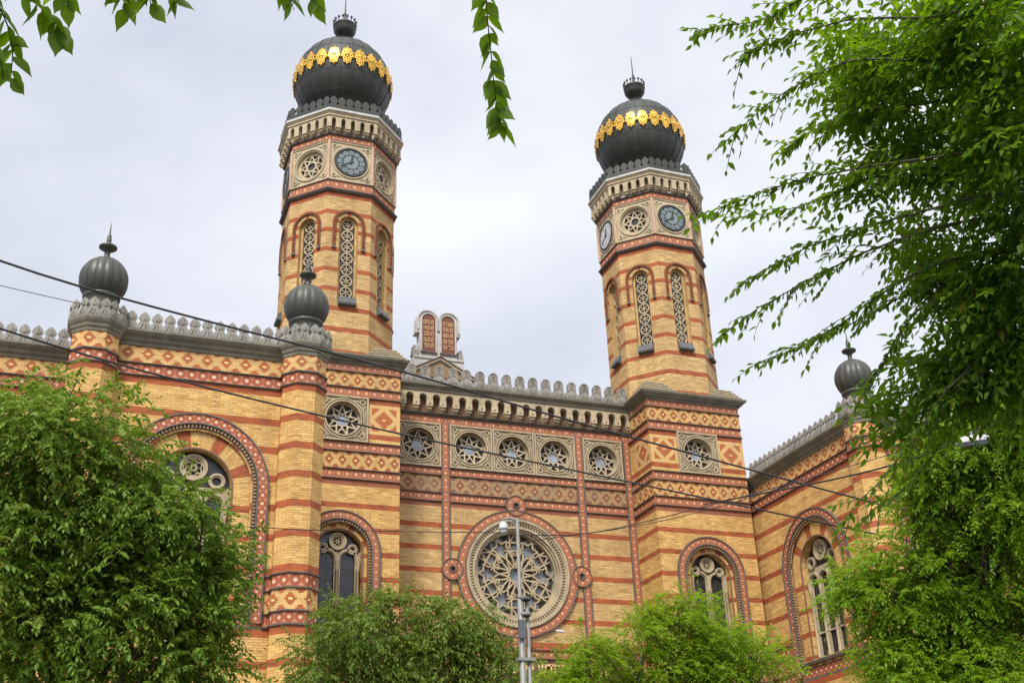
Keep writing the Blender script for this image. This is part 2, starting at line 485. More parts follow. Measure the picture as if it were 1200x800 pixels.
    def dentils(s, mb, cs, cz, r0, r1, d0, d1, mat, zbot=None, pitch=.11, duty=.5):
        r = (r0 + r1) / 2; n = int((math.pi if zbot is not None else 2 * math.pi) * r / pitch)
        h = (math.pi if zbot is not None else 2 * math.pi) / n * duty / 2
        for i in range(n):
            t = (i + .5) * (math.pi if zbot is not None else 2 * math.pi) / n
            s.extr(mb, [(cs + q * math.cos(t + e), cz + q * math.sin(t + e)) for q, e in ((r0, -h), (r1, -h), (r1, h), (r0, h))], d0, d1, mat, False)
        if zbot is not None:
            k = int((cz - zbot) / pitch)
            for i in range(k):
                z = cz - (i + .5) * pitch
                for sg in (1, -1):
                    a, b = sorted((cs + sg * r0, cs + sg * r1))
                    s.box(mb, a, b, z - pitch * duty / 2, z + pitch * duty / 2, d0, d1, mat)
    def bar(s, mb, a, b, w, d0, d1, mat):
        t = Vector((b[0] - a[0], b[1] - a[1])); t.normalize(); n = Vector((-t.y, t.x)) * (w / 2)
        s.extr(mb, [(a[0] - n.x, a[1] - n.y), (b[0] - n.x, b[1] - n.y), (b[0] + n.x, b[1] + n.y), (a[0] + n.x, a[1] + n.y)], d0, d1, mat, False)
    def star(s, mb, cs, cz, n, ro, ri, w, d0, d1, mat, rot=90.0, cross=True):
        """zigzag star outline, each arm's edges run on a little towards the ring"""
        po = [(cs + ro * math.cos(R(rot + 360 * i / n)), cz + ro * math.sin(R(rot + 360 * i / n))) for i in range(n)]
        pi_ = [(cs + ri * math.cos(R(rot + 360 * (i + .5) / n)), cz + ri * math.sin(R(rot + 360 * (i + .5) / n))) for i in range(n)]
        for i in range(n):
            e = .0015 * (i % 2)
            s.bar(mb, po[i], pi_[i], w, d0, d1 + e, mat); s.bar(mb, pi_[i], po[(i + 1) % n], w, d0, d1 + .003 + e, mat)
            if cross:
                k = ((pi_[i][0] - cs) * .28, (pi_[i][1] - cz) * .28)
                s.bar(mb, pi_[i], (pi_[i][0] + k[0], pi_[i][1] + k[1]), w * .8, d0, d1 - .004, mat)


def circ_hole(cs, cz, r): return (cz - r, cz + r, lambda z: (cs - math.sqrt(max(0, r * r - (z - cz) ** 2)), cs + math.sqrt(max(0, r * r - (z - cz) ** 2))))
def arch_hole(cs, cz, r, zbot): return (zbot, cz + r, lambda z: ((cs - r, cs + r) if z <= cz else (cs - math.sqrt(max(0, r * r - (z - cz) ** 2)), cs + math.sqrt(max(0, r * r - (z - cz) ** 2)))))


def bands_fill(z0, z1, base, stripes):
    """stripes [(a, b, mat, cell)] laid over a base brick between z0 and z1"""
    out, z = [], z0
    for a, b, m, c in sorted(stripes):
        if b <= z0 or a >= z1: continue
        a, b = max(a, z0, z), min(b, z1)
        if b <= a + 1e-5: continue
        if a > z + 1e-5: out.append((z, a, base, None))
        out.append((a, b, m, c)); z = b
    if z1 > z + 1e-5: out.append((z, z1, base, None))
    return out
# ================================================================== SETTING: ground
g = MB(); g.face([(-400, -400, 0), (400, -400, 0), (400, 400, 0), (-400, 400, 0)], 'asphalt'); tag(g.build('ground'), kind='structure')
g = MB(); g.box(-60, 60, -34, -9.9, -.2, .13, 'paving'); tag(g.build('pavement'), kind='structure')
g = MB(); g.box(-60, 60, -34.16, -34.0, -.2, .14, 'light_stone'); tag(g.build('kerb'), kind='structure')

# ================================================================== SYNAGOGUE
syn = tag(empty('synagogue', (0, 0, 0)), 'ornate synagogue of striped yellow and red brick with two octagonal domed towers', 'synagogue')
YB, PB, RB, DR = 'yellow_brick', 'pale_brick', 'red_brick', 'dark_red_brick'
TB, BTB, DI, BDI, ODI = 'terracotta_band', 'bright_terracotta_band', 'diaper_brick', 'bright_diaper_brick', 'old_diaper_brick'
LG = 'ledge_stone'

def ledges(fr, mb, s0, s1, zs, d=0.0, h=.05, p=.07, skip=()):
    for z in zs:
        segs = [(s0, s1)]
        for a, b in skip:
            segs = [q for x, y in segs for q in ((x, min(y, a)), (max(x, b), y)) if q[1] - q[0] > .02]
        for a, b in segs: fr.prof(mb, a, b, [(d, z - h / 2), (d + p, z - h / 4), (d + p, z + h / 4), (d, z + h / 2)], LG)

def red_courses(top, n, mat, h=.215, period=.93, lo=0.5): return [(top - period * k - h, top - period * k, mat, None) for k in range(n) if top - period * k - h > lo]

# ---- carved square panel with a recessed star light
def star_panel(fr, cs, cz, w, h, name='star_panel', n=9, parent=syn, stone='buff_stone', r=.70, glass='pale_glass', d=.0):
    mb = MB(); hw, hh = w / 2, h / 2
    hole = [circ_hole(cs, cz, r)]
    fr.wall(mb, cs - hw, cs + hw, [(cz - hh, cz + hh, stone, None)], hole, d + .05)
    for a, b, c, e in ((cs - hw, cs - hw + .07, cz - hh, cz + hh), (cs + hw - .07, cs + hw, cz - hh, cz + hh), (cs - hw + .07, cs + hw - .07, cz - hh, cz - hh + .07), (cs - hw + .07, cs + hw - .07, cz + hh - .07, cz + hh)):
        fr.box(mb, a, b, c, e, d, d + .10, stone)
    fr.ring(mb, cs, cz, r + .10, r + .155, d + .05, d + .085, stone, seg=40)
    fr.ring(mb, cs, cz, r - .001, r + .055, d + .05, d + .10, stone, seg=40)
    fr.reveal(mb, cs, cz, r, d - .30, d + .05, stone, seg=40)
    fr.ring(mb, cs, cz, r - .06, r, d - .30, d - .14, stone, seg=40)
    fr.ring(mb, cs, cz, r + .056, r + .098, d + .05, d + .0515, 'recess_shade', seg=40, inner=False, outer=False)  # flat strips painted dark in place of shaded grooves
    fr.ring(mb, cs, cz, r + .157, r + .185, d + .05, d + .0515, 'recess_shade', seg=40, inner=False, outer=False)
    for a, b, c, e in ((-hw + .072, -hw + .10, -hh + .1, hh - .1), (hw - .10, hw - .072, -hh + .1, hh - .1), (-hw + .1, hw - .1, -hh + .072, -hh + .10), (-hw + .1, hw - .1, hh - .10, hh - .072)):
        fr.poly(mb, [(cs + a, cz + c), (cs + b, cz + c), (cs + b, cz + e), (cs + a, cz + e)], d + .0520, 'recess_shade')
    k = hw * .76
    for sx in (-1, 1):
        for sz in (-1, 1):
            x, z = cs + sx * k, cz + sz * (hh * .76)
            fr.ring(mb, x, z, .075, .125, d + .05, d + .085, stone, seg=16)
            fr.fill(mb, x, z, .075, d + .053, 'recess_shade', seg=12)
            # carved loops beside each corner ring
            for ex, ez in ((-.30 * sx, .02 * sz), (.02 * sx, -.30 * sz)):
                fr.bar(mb, (x + ex * .45, z + ez * .45), (x + ex, z + ez), .035, d + .05, d + .08, stone)
                fr.fill(mb, x + ex * 1.15, z + ez * 1.15, .035, d + .083, stone, seg=8)
            fr.ring(mb, x, z, .127, .16, d + .05, d + .0535, 'recess_shade', seg=14, inner=False, outer=False)
            for ex, ez in ((-.44, .10), (.10, -.44), (-.30, .13), (.13, -.30)): fr.fill(mb, x + sx * ex * .8, z + sz * ez * .8, .045, d + .0545, 'recess_shade', seg=8)  # flat dark discs painted as shaded hollows of the carving
    rt = r - .06
    fr.star(mb, cs, cz, n, rt * 1.0, rt * .52, .046, d - .28, d - .17, 'light_stone')
    for i in range(n):
        t0, t1 = R(90 + 360 * (i + .5) / n), R(90 + 360 * (i + 1) / n)
        fr.bar(mb, (cs + rt * .50 * math.cos(t0), cz + rt * .50 * math.sin(t0)), (cs + rt * .36 * math.cos(t1), cz + rt * .36 * math.sin(t1)), .034, d - .28, d - .185, 'light_stone')
        t1 = R(90 + 360 * i / n)
        fr.bar(mb, (cs + rt * .50 * math.cos(t0), cz + rt * .50 * math.sin(t0)), (cs + rt * .36 * math.cos(t1), cz + rt * .36 * math.sin(t1)), .034, d - .28, d - .187, 'light_stone')
    p = mb.build(name, parent)
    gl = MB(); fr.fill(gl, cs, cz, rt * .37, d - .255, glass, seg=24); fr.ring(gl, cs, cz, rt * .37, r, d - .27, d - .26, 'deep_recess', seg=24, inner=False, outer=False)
    gl.build('pane', p)
    return p

# ---- mullioned round-headed window
def big_window(fr, cs, cz, ro, zsill, zleg, band, lights, name='arched_window', parent=syn, bw=.36, open_r=1.14, brick=YB, depth=.42, dwall=0.0):
    """ro: outer radius of the patterned band; cz: springing height"""
    mb = MB()
    fr.ring(mb, cs, cz, ro - .045, ro, dwall, dwall + .11, LG, zleg, 44)
    fr.ring(mb, cs, cz, ro - bw + .045, ro - .045, dwall, dwall + .075, band, zleg, 44, cell=(bw - .09))
    fr.ring(mb, cs, cz, ro - bw, ro - bw + .045, dwall, dwall + .11, LG, zleg, 44)
    r1 = ro - bw
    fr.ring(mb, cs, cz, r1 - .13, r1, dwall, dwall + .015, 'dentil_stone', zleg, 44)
    fr.dentils(mb, cs, cz, r1 - .10, r1 - .02, dwall, dwall + .07, 'dentil_light', zleg, .115, .5)
    r2 = r1 - .13
    # voussoir ring stepping back into the wall
    n = 13
    for i in range(n):
        a0, a1 = math.pi * i / n, math.pi * (i + 1) / n
        m = RB if i % 3 == 1 else brick
        pts = [(cs + open_r * math.cos(a0 + (a1 - a0) * j / 3), cz + open_r * math.sin(a0 + (a1 - a0) * j / 3)) for j in range(4)]
        pto = [(cs + r2 * math.cos(a0 + (a1 - a0) * j / 3), cz + r2 * math.sin(a0 + (a1 - a0) * j / 3)) for j in range(4)]
        for j in range(3):
            u = [((a0 + (a1 - a0) * (j + e) / 3) * r2, q) for e, q in ((0, 0), (0, r2 - open_r), (1, r2 - open_r), (1, 0))]
            fr.poly(mb, [pts[j], pto[j], pto[j + 1], pts[j + 1]], dwall - .10, m, [(q, v) for v, q in u])
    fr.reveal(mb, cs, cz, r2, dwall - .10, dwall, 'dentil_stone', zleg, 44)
    for sg in (-1, 1):
        a, b = sorted((cs + sg * open_r, cs + sg * r2))
        fr.wall(mb, a, b, bands_fill(zsill, cz, brick, red_courses(15.54, 18, RB)), d=dwall - .10)
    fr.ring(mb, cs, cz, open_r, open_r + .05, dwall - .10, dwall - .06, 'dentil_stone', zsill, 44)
    zz = bands_fill(zsill, cz, brick, red_courses(15.54, 18, RB))
    for sg in (-1, 1):
        for a, b, m, _ in zz:
            mb.face([fr.P(cs + sg * open_r, a, dwall - depth), fr.P(cs + sg * open_r, a, dwall - .10), fr.P(cs + sg * open_r, b, dwall - .10), fr.P(cs + sg * open_r, b, dwall - depth)], m, [(0, a), (depth, a), (depth, b), (0, b)])
    fr.reveal(mb, cs, cz, open_r, dwall - depth, dwall - .10, 'brown_brick', None, 44) if False else fr.reveal(mb, cs, cz, open_r, dwall - depth, dwall - .10, brick, cz, 30)
    # sill
    fr.prof(mb, cs - r2 - .1, cs + r2 + .1, [(dwall - .1, zsill - .22), (dwall + .12, zsill - .18), (dwall + .16, zsill - .08), (dwall + .10, zsill - .05), (dwall - depth, zsill + .03)], 'cornice_stone')
    w = mb.build(name, parent)
    # tracery
    t = MB(); d0, d1 = dwall - depth + .02, dwall - depth + .17
    L = lights; lw = 2 * (open_r - .10) / L; lr = lw / 2 - .075
    zs = cz - .50 if L == 3 else cz - .22             # lancet springing
    cc = 'buff_stone'
    R1 = open_r * .37; zc = cz + open_r - R1 - .10
    fr.ring(t, cs, zc, R1 - .075, R1, d0, d1, cc, seg=28); fr.ring(t, cs, zc, R1 - .135, R1 - .075, d0, d1 - .04, cc, seg=28)
    rr_ = (R1 - .135)
    for i in range(6):
        fr.ring(t, cs + rr_ * .62 * math.cos(R(60 * i + 30)), zc + rr_ * .62 * math.sin(R(60 * i + 30)), rr_ * .24, rr_ * .38, d0, d1 - .06, cc, seg=12)
    fr.ring(t, cs, zc, rr_ * .17, rr_ * .30, d0, d1 - .06, cc, seg=10)
    R2 = open_r * .22; x2, z2 = open_r * .63, cz + open_r * .20
    for sg in (-1, 1):
        fr.ring(t, cs + sg * x2, z2, R2 - .06, R2, d0, d1, cc, seg=20); fr.ring(t, cs + sg * x2, z2, R2 - .11, R2 - .06, d0, d1 - .04, cc, seg=20)
    # spandrel plate
    holes = [arch_hole(cs - open_r + .10 + lw * (i + .5), zs, lr, zs - .3) for i in range(L)]
    top = cz + open_r * (.02 if L == 3 else .10)
    fr.wall(t, cs - open_r, cs + open_r, [(zs - .05, top, 'buff_stone', None)], holes, d0 + .06)
    for i in range(L):
        x = cs - open_r + .10 + lw * (i + .5)
        fr.ring(t, x, zs, lr, lr + .075, d0, d1, cc, zs - .05, 18)
        fr.ring(t, x, zs, lr - .045, lr, d0, d1 - .05, cc, zsill + .1, 18)
    for i in range(L + 1):
        x = cs - open_r + .10 + lw * i
        P = fr.P(x, 0, d1 - .05)
        t.lathe(P[0], P[1], [(.085, zsill + .02), (.085, zsill + .22), (.062, zsill + .26), (.055, zs - .45), (.075, zs - .42), (.06, zs - .38), (.10, zs - .14), (.11, zs - .05)], 12, cc)
        fr.box(t, x - .03, x + .03, zsill + .02, zs, d0, d0 + .05, cc)
    if L == 3: fr.box(t, cs - open_r, cs + open_r, zsill + .95, zsill + 1.02, d0, d0 + .07, cc)
    t.build('tracery', w)
    gl = MB(); fr.fill(gl, cs, cz, open_r, dwall - depth, 'lead_glass', zsill, 30)
    for q in range(1, 2 * L):
        x = cs - open_r + .10 + lw * q / 2
        if q % 2: fr.box(gl, x - .008, x + .008, zsill, zs + lr * .9, dwall - depth + .002, dwall - depth + .012, 'iron')
    z = zsill + .4
    while z < zs + .3:
        fr.box(gl, cs - open_r + .05, cs + open_r - .05, z - .007, z + .007, dwall - depth + .003, dwall - depth + .010, 'iron'); z += .42
    gl.build('pane', w)
    return w

# ---- cresting outlines (unit width x unit height)
LEAF = [(-.49, 0), (-.49, .30), (-.36, .42), (-.26, .50), (-.38, .57), (-.45, .66), (-.36, .80), (-.17, .92), (0, 1.0)]
LEAF = LEAF + [(-x, z) for x, z in LEAF[-2::-1]]
SPADE = [(-.49, 0), (-.49, .32), (-.28, .43), (-.42, .54), (-.47, .67), (-.38, .84), (-.16, .96), (0, 1.0)]
SPADE = SPADE + [(-x, z) for x, z in SPADE[-2::-1]]

def crest_row(fr, mb, s0, s1, z, h, pitch, d0, d1, mat, outline=LEAF, relief=True):
    n = max(1, round((s1 - s0) / pitch)); p = (s1 - s0) / n
    for i in range(n):
        c = s0 + p * (i + .5)
        fr.extr(mb, [(c + x * p, z + q * h) for x, q in outline], d0, d1, mat)
        if relief:
            for sg in (-1, 1):
                fr.bar(mb, (c + sg * p * .30, z + h * .10), (c + sg * p * .10, z + h * .40), .03, d1, d1 + .025, mat)
                fr.bar(mb, (c + sg * p * .08, z + h * .52), (c + sg * p * .22, z + h * .70), .03, d1, d1 + .025, mat)
            fr.bar(mb, (c, z + h * .06), (c, z + h * .34), .05, d1, d1 + .03, mat)
            fr.bar(mb, (c, z + h * .56), (c, z + h * .84), .045, d1, d1 + .03, mat)

CORN = [(0, -.46), (.10, -.42), (.12, -.33), (.20, -.29), (.22, -.22), (.32, -.14), (.36, -.05), (.36, 0), (.10, .04)]
def oct_ring(mb, prof, mat, cx=0, cy=0):
    """mitred octagonal moulding from (apothem, z)"""
    k = 1 / math.cos(R(22.5))
    mb.lathe(cx, cy, [(a * k, z) for a, z in prof], 8, mat, smooth=False, rot=R(22.5))
def oct_frames(ap, cx=0, cy=0):
    return [(a, Fr((cx + ap * math.sin(R(a)), cy - ap * math.cos(R(a))), (math.sin(R(a)), -math.cos(R(a))))) for a in range(-135, 181, 45)]

# ================================================================== TOWERS
AP = 2.33
HWID = AP * math.tan(R(22.5))
def make_tower(x, label, white_left):
    T = MB(); B = 1e-3
    stripes = [(z - .215, z, RB, None) for z in (29.45, 28.57, 27.67, 26.72, 25.78, 24.85, 23.95, 23.0)] + [(21.7, 21.98, RB, None)]
    shaft = bands_fill(20.5, 29.47, PB, stripes)
    wins = []
    for a, fr in oct_frames(AP):
        hole = [arch_hole(0, 27.93, .40, 24.30)]
        fr.wall(T, -HWID, HWID, shaft, hole, 0.0, s_uv=a / 45 * 1.93)
    # stone drum behind the clocks and the two terracotta bands
    AD = AP + .03; hd = AD * math.tan(R(22.5))
    oct_ring(T, [(AP, 29.45), (AP + .10, 29.48), (AP + .16, 29.56), (AP + .10, 29.62), (AD, 29.64)], LG)
    for a, fr in oct_frames(AD):
        fr.wall(T, -hd, hd, [(29.64, 30.04, TB, .40)]); fr.wall(T, -hd, hd, [(32.10, 32.42, TB, .32)])
        hole = [circ_hole(0, 31.07, .70)] if a % 90 else []
        fr.wall(T, -hd, hd, [(30.04, 32.10, 'cream_stone', None)], hole)
        for sz in (-1, 1):
            for sx in (-1, 1):
                xx, zz = sx * .74, 31.07 + sz * .76
                fr.ring(T, xx, zz, .06, .11, 0, .035, 'cream_stone', seg=14); fr.fill(T, xx, zz, .06, .004, 'recess_shade', seg=10)
                for ex, ez in ((-.26 * sx, .03 * sz), (.03 * sx, -.26 * sz)):
                    fr.bar(T, (xx + ex * .5, zz + ez * .5), (xx + ex * 1.1, zz + ez * 1.1), .03, 0, .03, 'cream_stone')
        fr.ring(T, 0, 31.07, .76, .82, 0, .05, 'cream_stone', seg=36)
        fr.box(T, -hd + .07, hd - .07, 30.06, 30.11, 0, .04, 'cream_stone'); fr.box(T, -hd + .07, hd - .07, 32.03, 32.08, 0, .04, 'cream_stone')
        P = fr.P(-hd, 0, .0)
        T.lathe(P[0], P[1], [(.075, 30.05), (.075, 32.09)], 10, 'pink_stone')
    oct_ring(T, [(AD, 30.03), (AD + .05, 30.035), (AD + .05, 30.06), (AD, 30.07)], LG)
    oct_ring(T, [(AD, 32.07), (AD + .05, 32.08), (AD + .05, 32.11), (AD, 32.12)], LG)
    tw = T.build('tower', syn); tw.location = (x, .339, 0); tw['label'] = label
    # narrow pierced windows, one per face
    for a, fr in oct_frames(AP):
        w = MB(); cz, zb = 27.93, 24.42
        fr.ring(w, 0, cz, .57, .70, 0, .075, 'dentil_stone', 26.74, 26)
        fr.dentils(w, 0, cz, .59, .68, .075, .11, RB, 26.80, .10, .5)
        fr.box(w, -.71, -.56, 26.66, 26.74, 0, .10, LG); fr.box(w, .56, .71, 26.66, 26.74, 0, .10, LG)
        n = 9
        for i in range(n):
            m = RB if i in (0, 4, 8) else PB
            a0, a1 = math.pi * i / n, math.pi * (i + 1) / n
            for j in range(3):
                b0, b1 = a0 + (a1 - a0) * j / 3, a0 + (a1 - a0) * (j + 1) / 3
                fr.poly(w, [(q * math.cos(t), cz + q * math.sin(t)) for q, t in ((.40, b0), (.57, b0), (.57, b1), (.40, b1))], .012, m, [(0, b0), (.17, b0), (.17, b1), (0, b1)])
        fr.reveal(w, 0, cz, .40, -.16, .012, PB, zb - .1, 26)
        fr.ring(w, 0, cz, .30, .40, -.28, -.16, PB, zb - .1, 26, outer=False)
        zc, st = zb + .32, .548
        while zc < 28.05:
            fr.ring(w, 0, zc, .215, .268, -.28, -.20, 'cream_stone', seg=18)
            for k in range(6):
                t = R(60 * k + 90)
                fr.bar(w, (.05 * math.cos(t), zc + .05 * math.sin(t)), (.225 * math.cos(t), zc + .225 * math.sin(t)), .035, -.28, -.215, 'cream_stone')
            fr.ring(w, 0, zc, .03, .065, -.28, -.212, 'cream_stone', seg=8)
            for sg in (-1, 1):
                fr.poly(w, [(sg * .30, zc + st / 2 - .15), (sg * .30, zc + st / 2 + .15), (sg * .13, zc + st / 2)], -.235, 'dark_glass')
            zc += st
        fr.fill(w, 0, cz, .31, -.27, 'dark_glass', zb, 22)
        o = w.build('arched_window', tw)
        sl = MB(); fr.prof(sl, -.37, .37, [(0, 23.98), (.19, 24.00), (.21, 24.08), (.16, 24.18), (.02, 24.42), (-.20, 24.44)], 'zinc'); sl.build('window_sill', tw)
        if a % 90 == 0:
            ck = MB(); wl = white_left and a == -90
            cf = Fr((AD * math.sin(R(a)), -AD * math.cos(R(a))), (math.sin(R(a)), -math.cos(R(a))))
            ring_m, disc_m = ('clock_white', 'white_paint') if wl else ('clock_teal', 'clock_disc')
            cf.ring(ck, 0, 31.07, 0.0001, .69, .0, .045, ring_m, seg=40, inner=False)
            cf.ring(ck, 0, 31.07, .66, .72, .0, .085, 'iron', seg=40)
            cf.fill(ck, 0, 31.07, .335, .055, disc_m, seg=30)
            for k in range(12):
                t = R(90 - 30 * k); px, pz = .50 * math.cos(t), 31.07 + .50 * math.sin(t)
                cf.fill(ck, px, pz, .115, .055, disc_m, seg=18)
                num = ('XII', 'I', 'II', 'III', 'IV', 'V', 'VI', 'VII', 'VIII', 'IX', 'X', 'XI')[k]
                wd = {'I': .022, 'V': .05, 'X': .05}; tot = sum(wd[c] for c in num); xx = px - tot / 2
                for c in num:
                    e = wd[c]; z0, z1 = pz - .045, pz + .045
                    if c == 'I': cf.bar(ck, (xx + e / 2, z0), (xx + e / 2, z1), .012, .055, .058, 'iron')
                    elif c == 'V': cf.bar(ck, (xx + .006, z1), (xx + e / 2, z0), .012, .055, .058, 'iron'); cf.bar(ck, (xx + e - .006, z1), (xx + e / 2, z0), .012, .055, .059, 'iron')
                    else: cf.bar(ck, (xx + .006, z1), (xx + e - .006, z0), .012, .055, .058, 'iron'); cf.bar(ck, (xx + .006, z0), (xx + e - .006, z1), .012, .055, .059, 'iron')
                    xx += e
            o = ck.build('clock', tw)
            if wl: o['label'] = 'white clock face seen edge-on'
            hd_ = MB(); hh, mn = R(90 - 12), R(90 - 240)
            cf.bar(hd_, (-.10 * math.cos(hh), 31.07 - .10 * math.sin(hh)), (.33 * math.cos(hh), 31.07 + .33 * math.sin(hh)), .085, .065, .080, 'iron')
            cf.bar(hd_, (-.14 * math.cos(mn), 31.07 - .14 * math.sin(mn)), (.52 * math.cos(mn), 31.07 + .52 * math.sin(mn)), .045, .082, .095, 'iron')
            cf.fill(hd_, 0, 31.07, .06, .10, 'iron', seg=14)
            hd_.build('clock_hands', tw)
        else:
            sw = MB(); sf = Fr((AD * math.sin(R(a)), -AD * math.cos(R(a))), (math.sin(R(a)), -math.cos(R(a))))
            sf.reveal(sw, 0, 31.07, .70, -.26, 0, 'cream_stone', seg=36); sf.ring(sw, 0, 31.07, .56, .70, -.26, -.12, 'cream_stone', seg=36)
            pts = [(.58 * math.cos(R(90 + 45 * i)), 31.07 + .58 * math.sin(R(90 + 45 * i))) for i in range(8)]
            for i in range(8):
                sf.bar(sw, pts[i], pts[(i + 3) % 8], .05, -.25, -.13 + .002 * (i % 4), 'light_stone')
            sf.ring(sw, 0, 31.07, .20, .0 + .245, -.25, -.118, 'light_stone', seg=8)
            sf.fill(sw, 0, 31.07, .70, -.255, 'dark_glass', seg=24); sf.fill(sw, 0, 31.07, .2, -.19, 'lead_glass', seg=12)
            sw.build('star_window', tw)
    # bracketed cornice
    C = MB()
    oct_ring(C, [(AD, 32.42), (AD + .08, 32.43), (AD + .10, 32.50), (AD + .02, 32.55)], LG)
    AC = AP + .27; hc = AC * math.tan(R(22.5))
    for a, fr in oct_frames(AC):
        k = 5; p = 2 * hc / k
        def saw(z, h0): return h0 + .028 * (1 - ((z * 11.0) % 1.0))
        holes = []
        for i in range(k):
            c = -hc + p * (i + .5)
            holes.append((32.70, 33.20, (lambda c: lambda z: (c - (saw(z, .085) if z < 33.08 else .09 * math.sqrt(max(0, 1 - ((z - 33.08) / .12) ** 2))), c + (saw(z, .085) if z < 33.08 else .09 * math.sqrt(max(0, 1 - ((z - 33.08) / .12) ** 2)))))(c)))
        fr.wall(C, -hc, hc, [(32.70, 33.28, 'cream_stone', None)], holes)
        for i in range(k):
            c = -hc + p * (i + .5)
            fr.reveal(C, c, 33.08, .10, -.26, -.003, 'cream_stone', 32.70, 8)
            fr.poly(C, [(c - .12, 32.6), (c + .12, 32.6), (c + .12, 33.2), (c - .12, 33.2)], -.235, 'recess_shade')  # bracket arch backs coloured dark for the shade inside
        for i in range(k + 1):
            c = -hc + p * i
            a0, a1 = max(-hc, c - p / 2 + .10), min(hc, c + p / 2 - .10)
            fr.box(C, a0, a1, 32.66, 32.70, -.25, .03, 'cream_stone'); fr.box(C, a0 + (.02 if i else 0), a1 - (.02 if i < k else 0), 32.56, 32.66, -.25, -.03, 'cream_stone')
            fr.box(C, a0 + (.04 if i else 0), a1 - (.04 if i < k else 0), 32.50, 32.56, -.25, -.12, 'buff_stone')
    oct_ring(C, [(AC, 33.26), (AC + .05, 33.28), (AC + .05, 33.34), (AC + .02, 33.36), (AC + .08, 33.44), (AC + .12, 33.48)], 'cream_stone')
    oct_ring(C, [(AC + .12, 33.482), (AC + .13, 33.50), (AC + .125, 33.60), (AC + .02, 33.63), (1.4, 33.66)], 'white_stone')
    C.build('cornice', tw)
    K = MB(); ak = AC + .04; hk = ak * math.tan(R(22.5))
    for a, fr in oct_frames(ak): crest_row(fr, K, -hk, hk, 33.62, .70, .36, -.06, 0, 'copper', SPADE, False)
    oct_ring(K, [(ak + .012, 33.62), (ak + .012, 33.80), (ak - .07, 33.82)], 'copper')
    K.build('cresting', tw)
    # dome
    D = MB(); zc, rd = 37.0, 2.28; G = 24
    def gore(t, z):
        f = (t * G / (2 * math.pi)) % 1.0
        return 1.0 + (.010 if min(f, 1 - f) < .05 else 0.0) + .010 * math.sin(math.pi * f)
    prof = [(1.0, 33.64), (1.0, 34.9)]
    prof += [(rd * math.cos(t) * (1 if t > 0 else 1.0), zc + rd * 1.04 * math.sin(t)) for t in [R(-66 + 150 * i / 36) for i in range(37)]]
    D.lathe(0, 0, prof, G * 8, 'copper', True, gore)
    for i in range(G):                                   # standing seams
        t = 2 * math.pi * i / G
        D.tube([(rd * 1.012 * math.cos(e) * math.sin(t), -rd * 1.012 * math.cos(e) * math.cos(t), zc + rd * 1.04 * 1.012 * math.sin(e)) for e in [R(-56 + 136 * q / 18) for q in range(19)]], .014, 'copper', 5, False)
    for e in (-38, -14, 22, 46, 66):                      # cross seams of the sheets
        e = R(e); D.tube([(rd * 1.013 * math.cos(e) * math.sin(2 * math.pi * q / 72), -rd * 1.013 * math.cos(e) * math.cos(2 * math.pi * q / 72), zc + rd * 1.053 * math.sin(e)) for q in range(73)], .007, 'copper', 4, False)
    D.build('dome', tw)
    # gilded frieze: one pierced cartouche per gore
    Gd = MB()
    for i in range(G):
        t0 = 2 * math.pi * (i + .5) / G
        def gp(u, v, d):
            e = v * 1.05 / rd; t = t0 + u * .98 / (rd * max(.3, math.cos(e)))
            r = rd * 1.022 + d
            return (r * math.cos(e) * math.sin(t), -r * math.cos(e) * math.cos(t), zc + r * 1.035 * math.sin(e))
        def gring(u, v, r0, r1, seg=12):
            P = [[gp(u + q * math.cos(2 * math.pi * j / seg), v + q * math.sin(2 * math.pi * j / seg), d) for j in range(seg)] for q, d in ((r0, 0), (r0, .04), (r1, .04), (r1, 0))]
            Gd.grid(P, 'gold', True, False)
        def gball(u, v, r):
            P = [[gp(u + q * r * math.cos(2 * math.pi * j / 8), v + q * r * math.sin(2 * math.pi * j / 8), d) for j in range(8)] for q, d in ((1, 0), (.9, .035), (.5, .06), (.05, .065))]
            Gd.grid(P, 'gold', True, True)
        gball(0, .44, .055); gring(0, .35, .025, .080); gring(0, .20, .03, .085); gball(0, .07, .07); gring(0, -.08, .03, .09); gring(0, -.25, .03, .085); gball(0, -.38, .06)
        for sg in (-1, 1):
            gring(sg * .115, .32, .025, .07); gring(sg * .13, .17, .035, .10); gball(sg * .255, .15, .045); gring(sg * .19, .02, .035, .095); gball(sg * .265, -.07, .036)
            gring(sg * .12, -.15, .03, .085); gring(sg * .11, -.28, .025, .065)
    Gd.build('gilded_frieze', tw)
    # finial: stem, crowned bowl, spike
    Fn = MB(); zt = zc + rd * 1.04 - .02; zs = zt + .22
    Fn.lathe(0, 0, [(.50, zt - .06), (.34, zt + .07), (.22, zt + .16), (.18, zt + .30), (.17, zs + .40), (.23, zs + .47), (.42, zs + .60), (.54, zs + .80), (.56, zs + 1.04), (.58, zs + 1.06), (.58, zs + 1.12), (.50, zs + 1.15), (.20, zs + 1.22), (.10, zs + 1.30), (.13, zs + 1.42), (.08, zs + 1.52), (.05, zs + 1.9), (.07, zs + 1.95), (.04, zs + 2.0), (.02, zs + 3.1), (.0, zs + 3.35)], 24, 'copper')
    for i in range(16):
        t = 2 * math.pi * i / 16; q = (.55 * math.sin(t), -.55 * math.cos(t))
        Fn.lathe(q[0], q[1], [(.020, zs + 1.10), (.020, zs + 1.30), (.06, zs + 1.33), (.06, zs + 1.40), (.0, zs + 1.48)], 6, 'copper')
    Fn.build('finial', tw)
    return tw
make_tower(-7.898, 'left tower with dark clock and gold-banded dome', False)
make_tower(7.898, 'right tower with dark clock and a white clock on its left side', True)

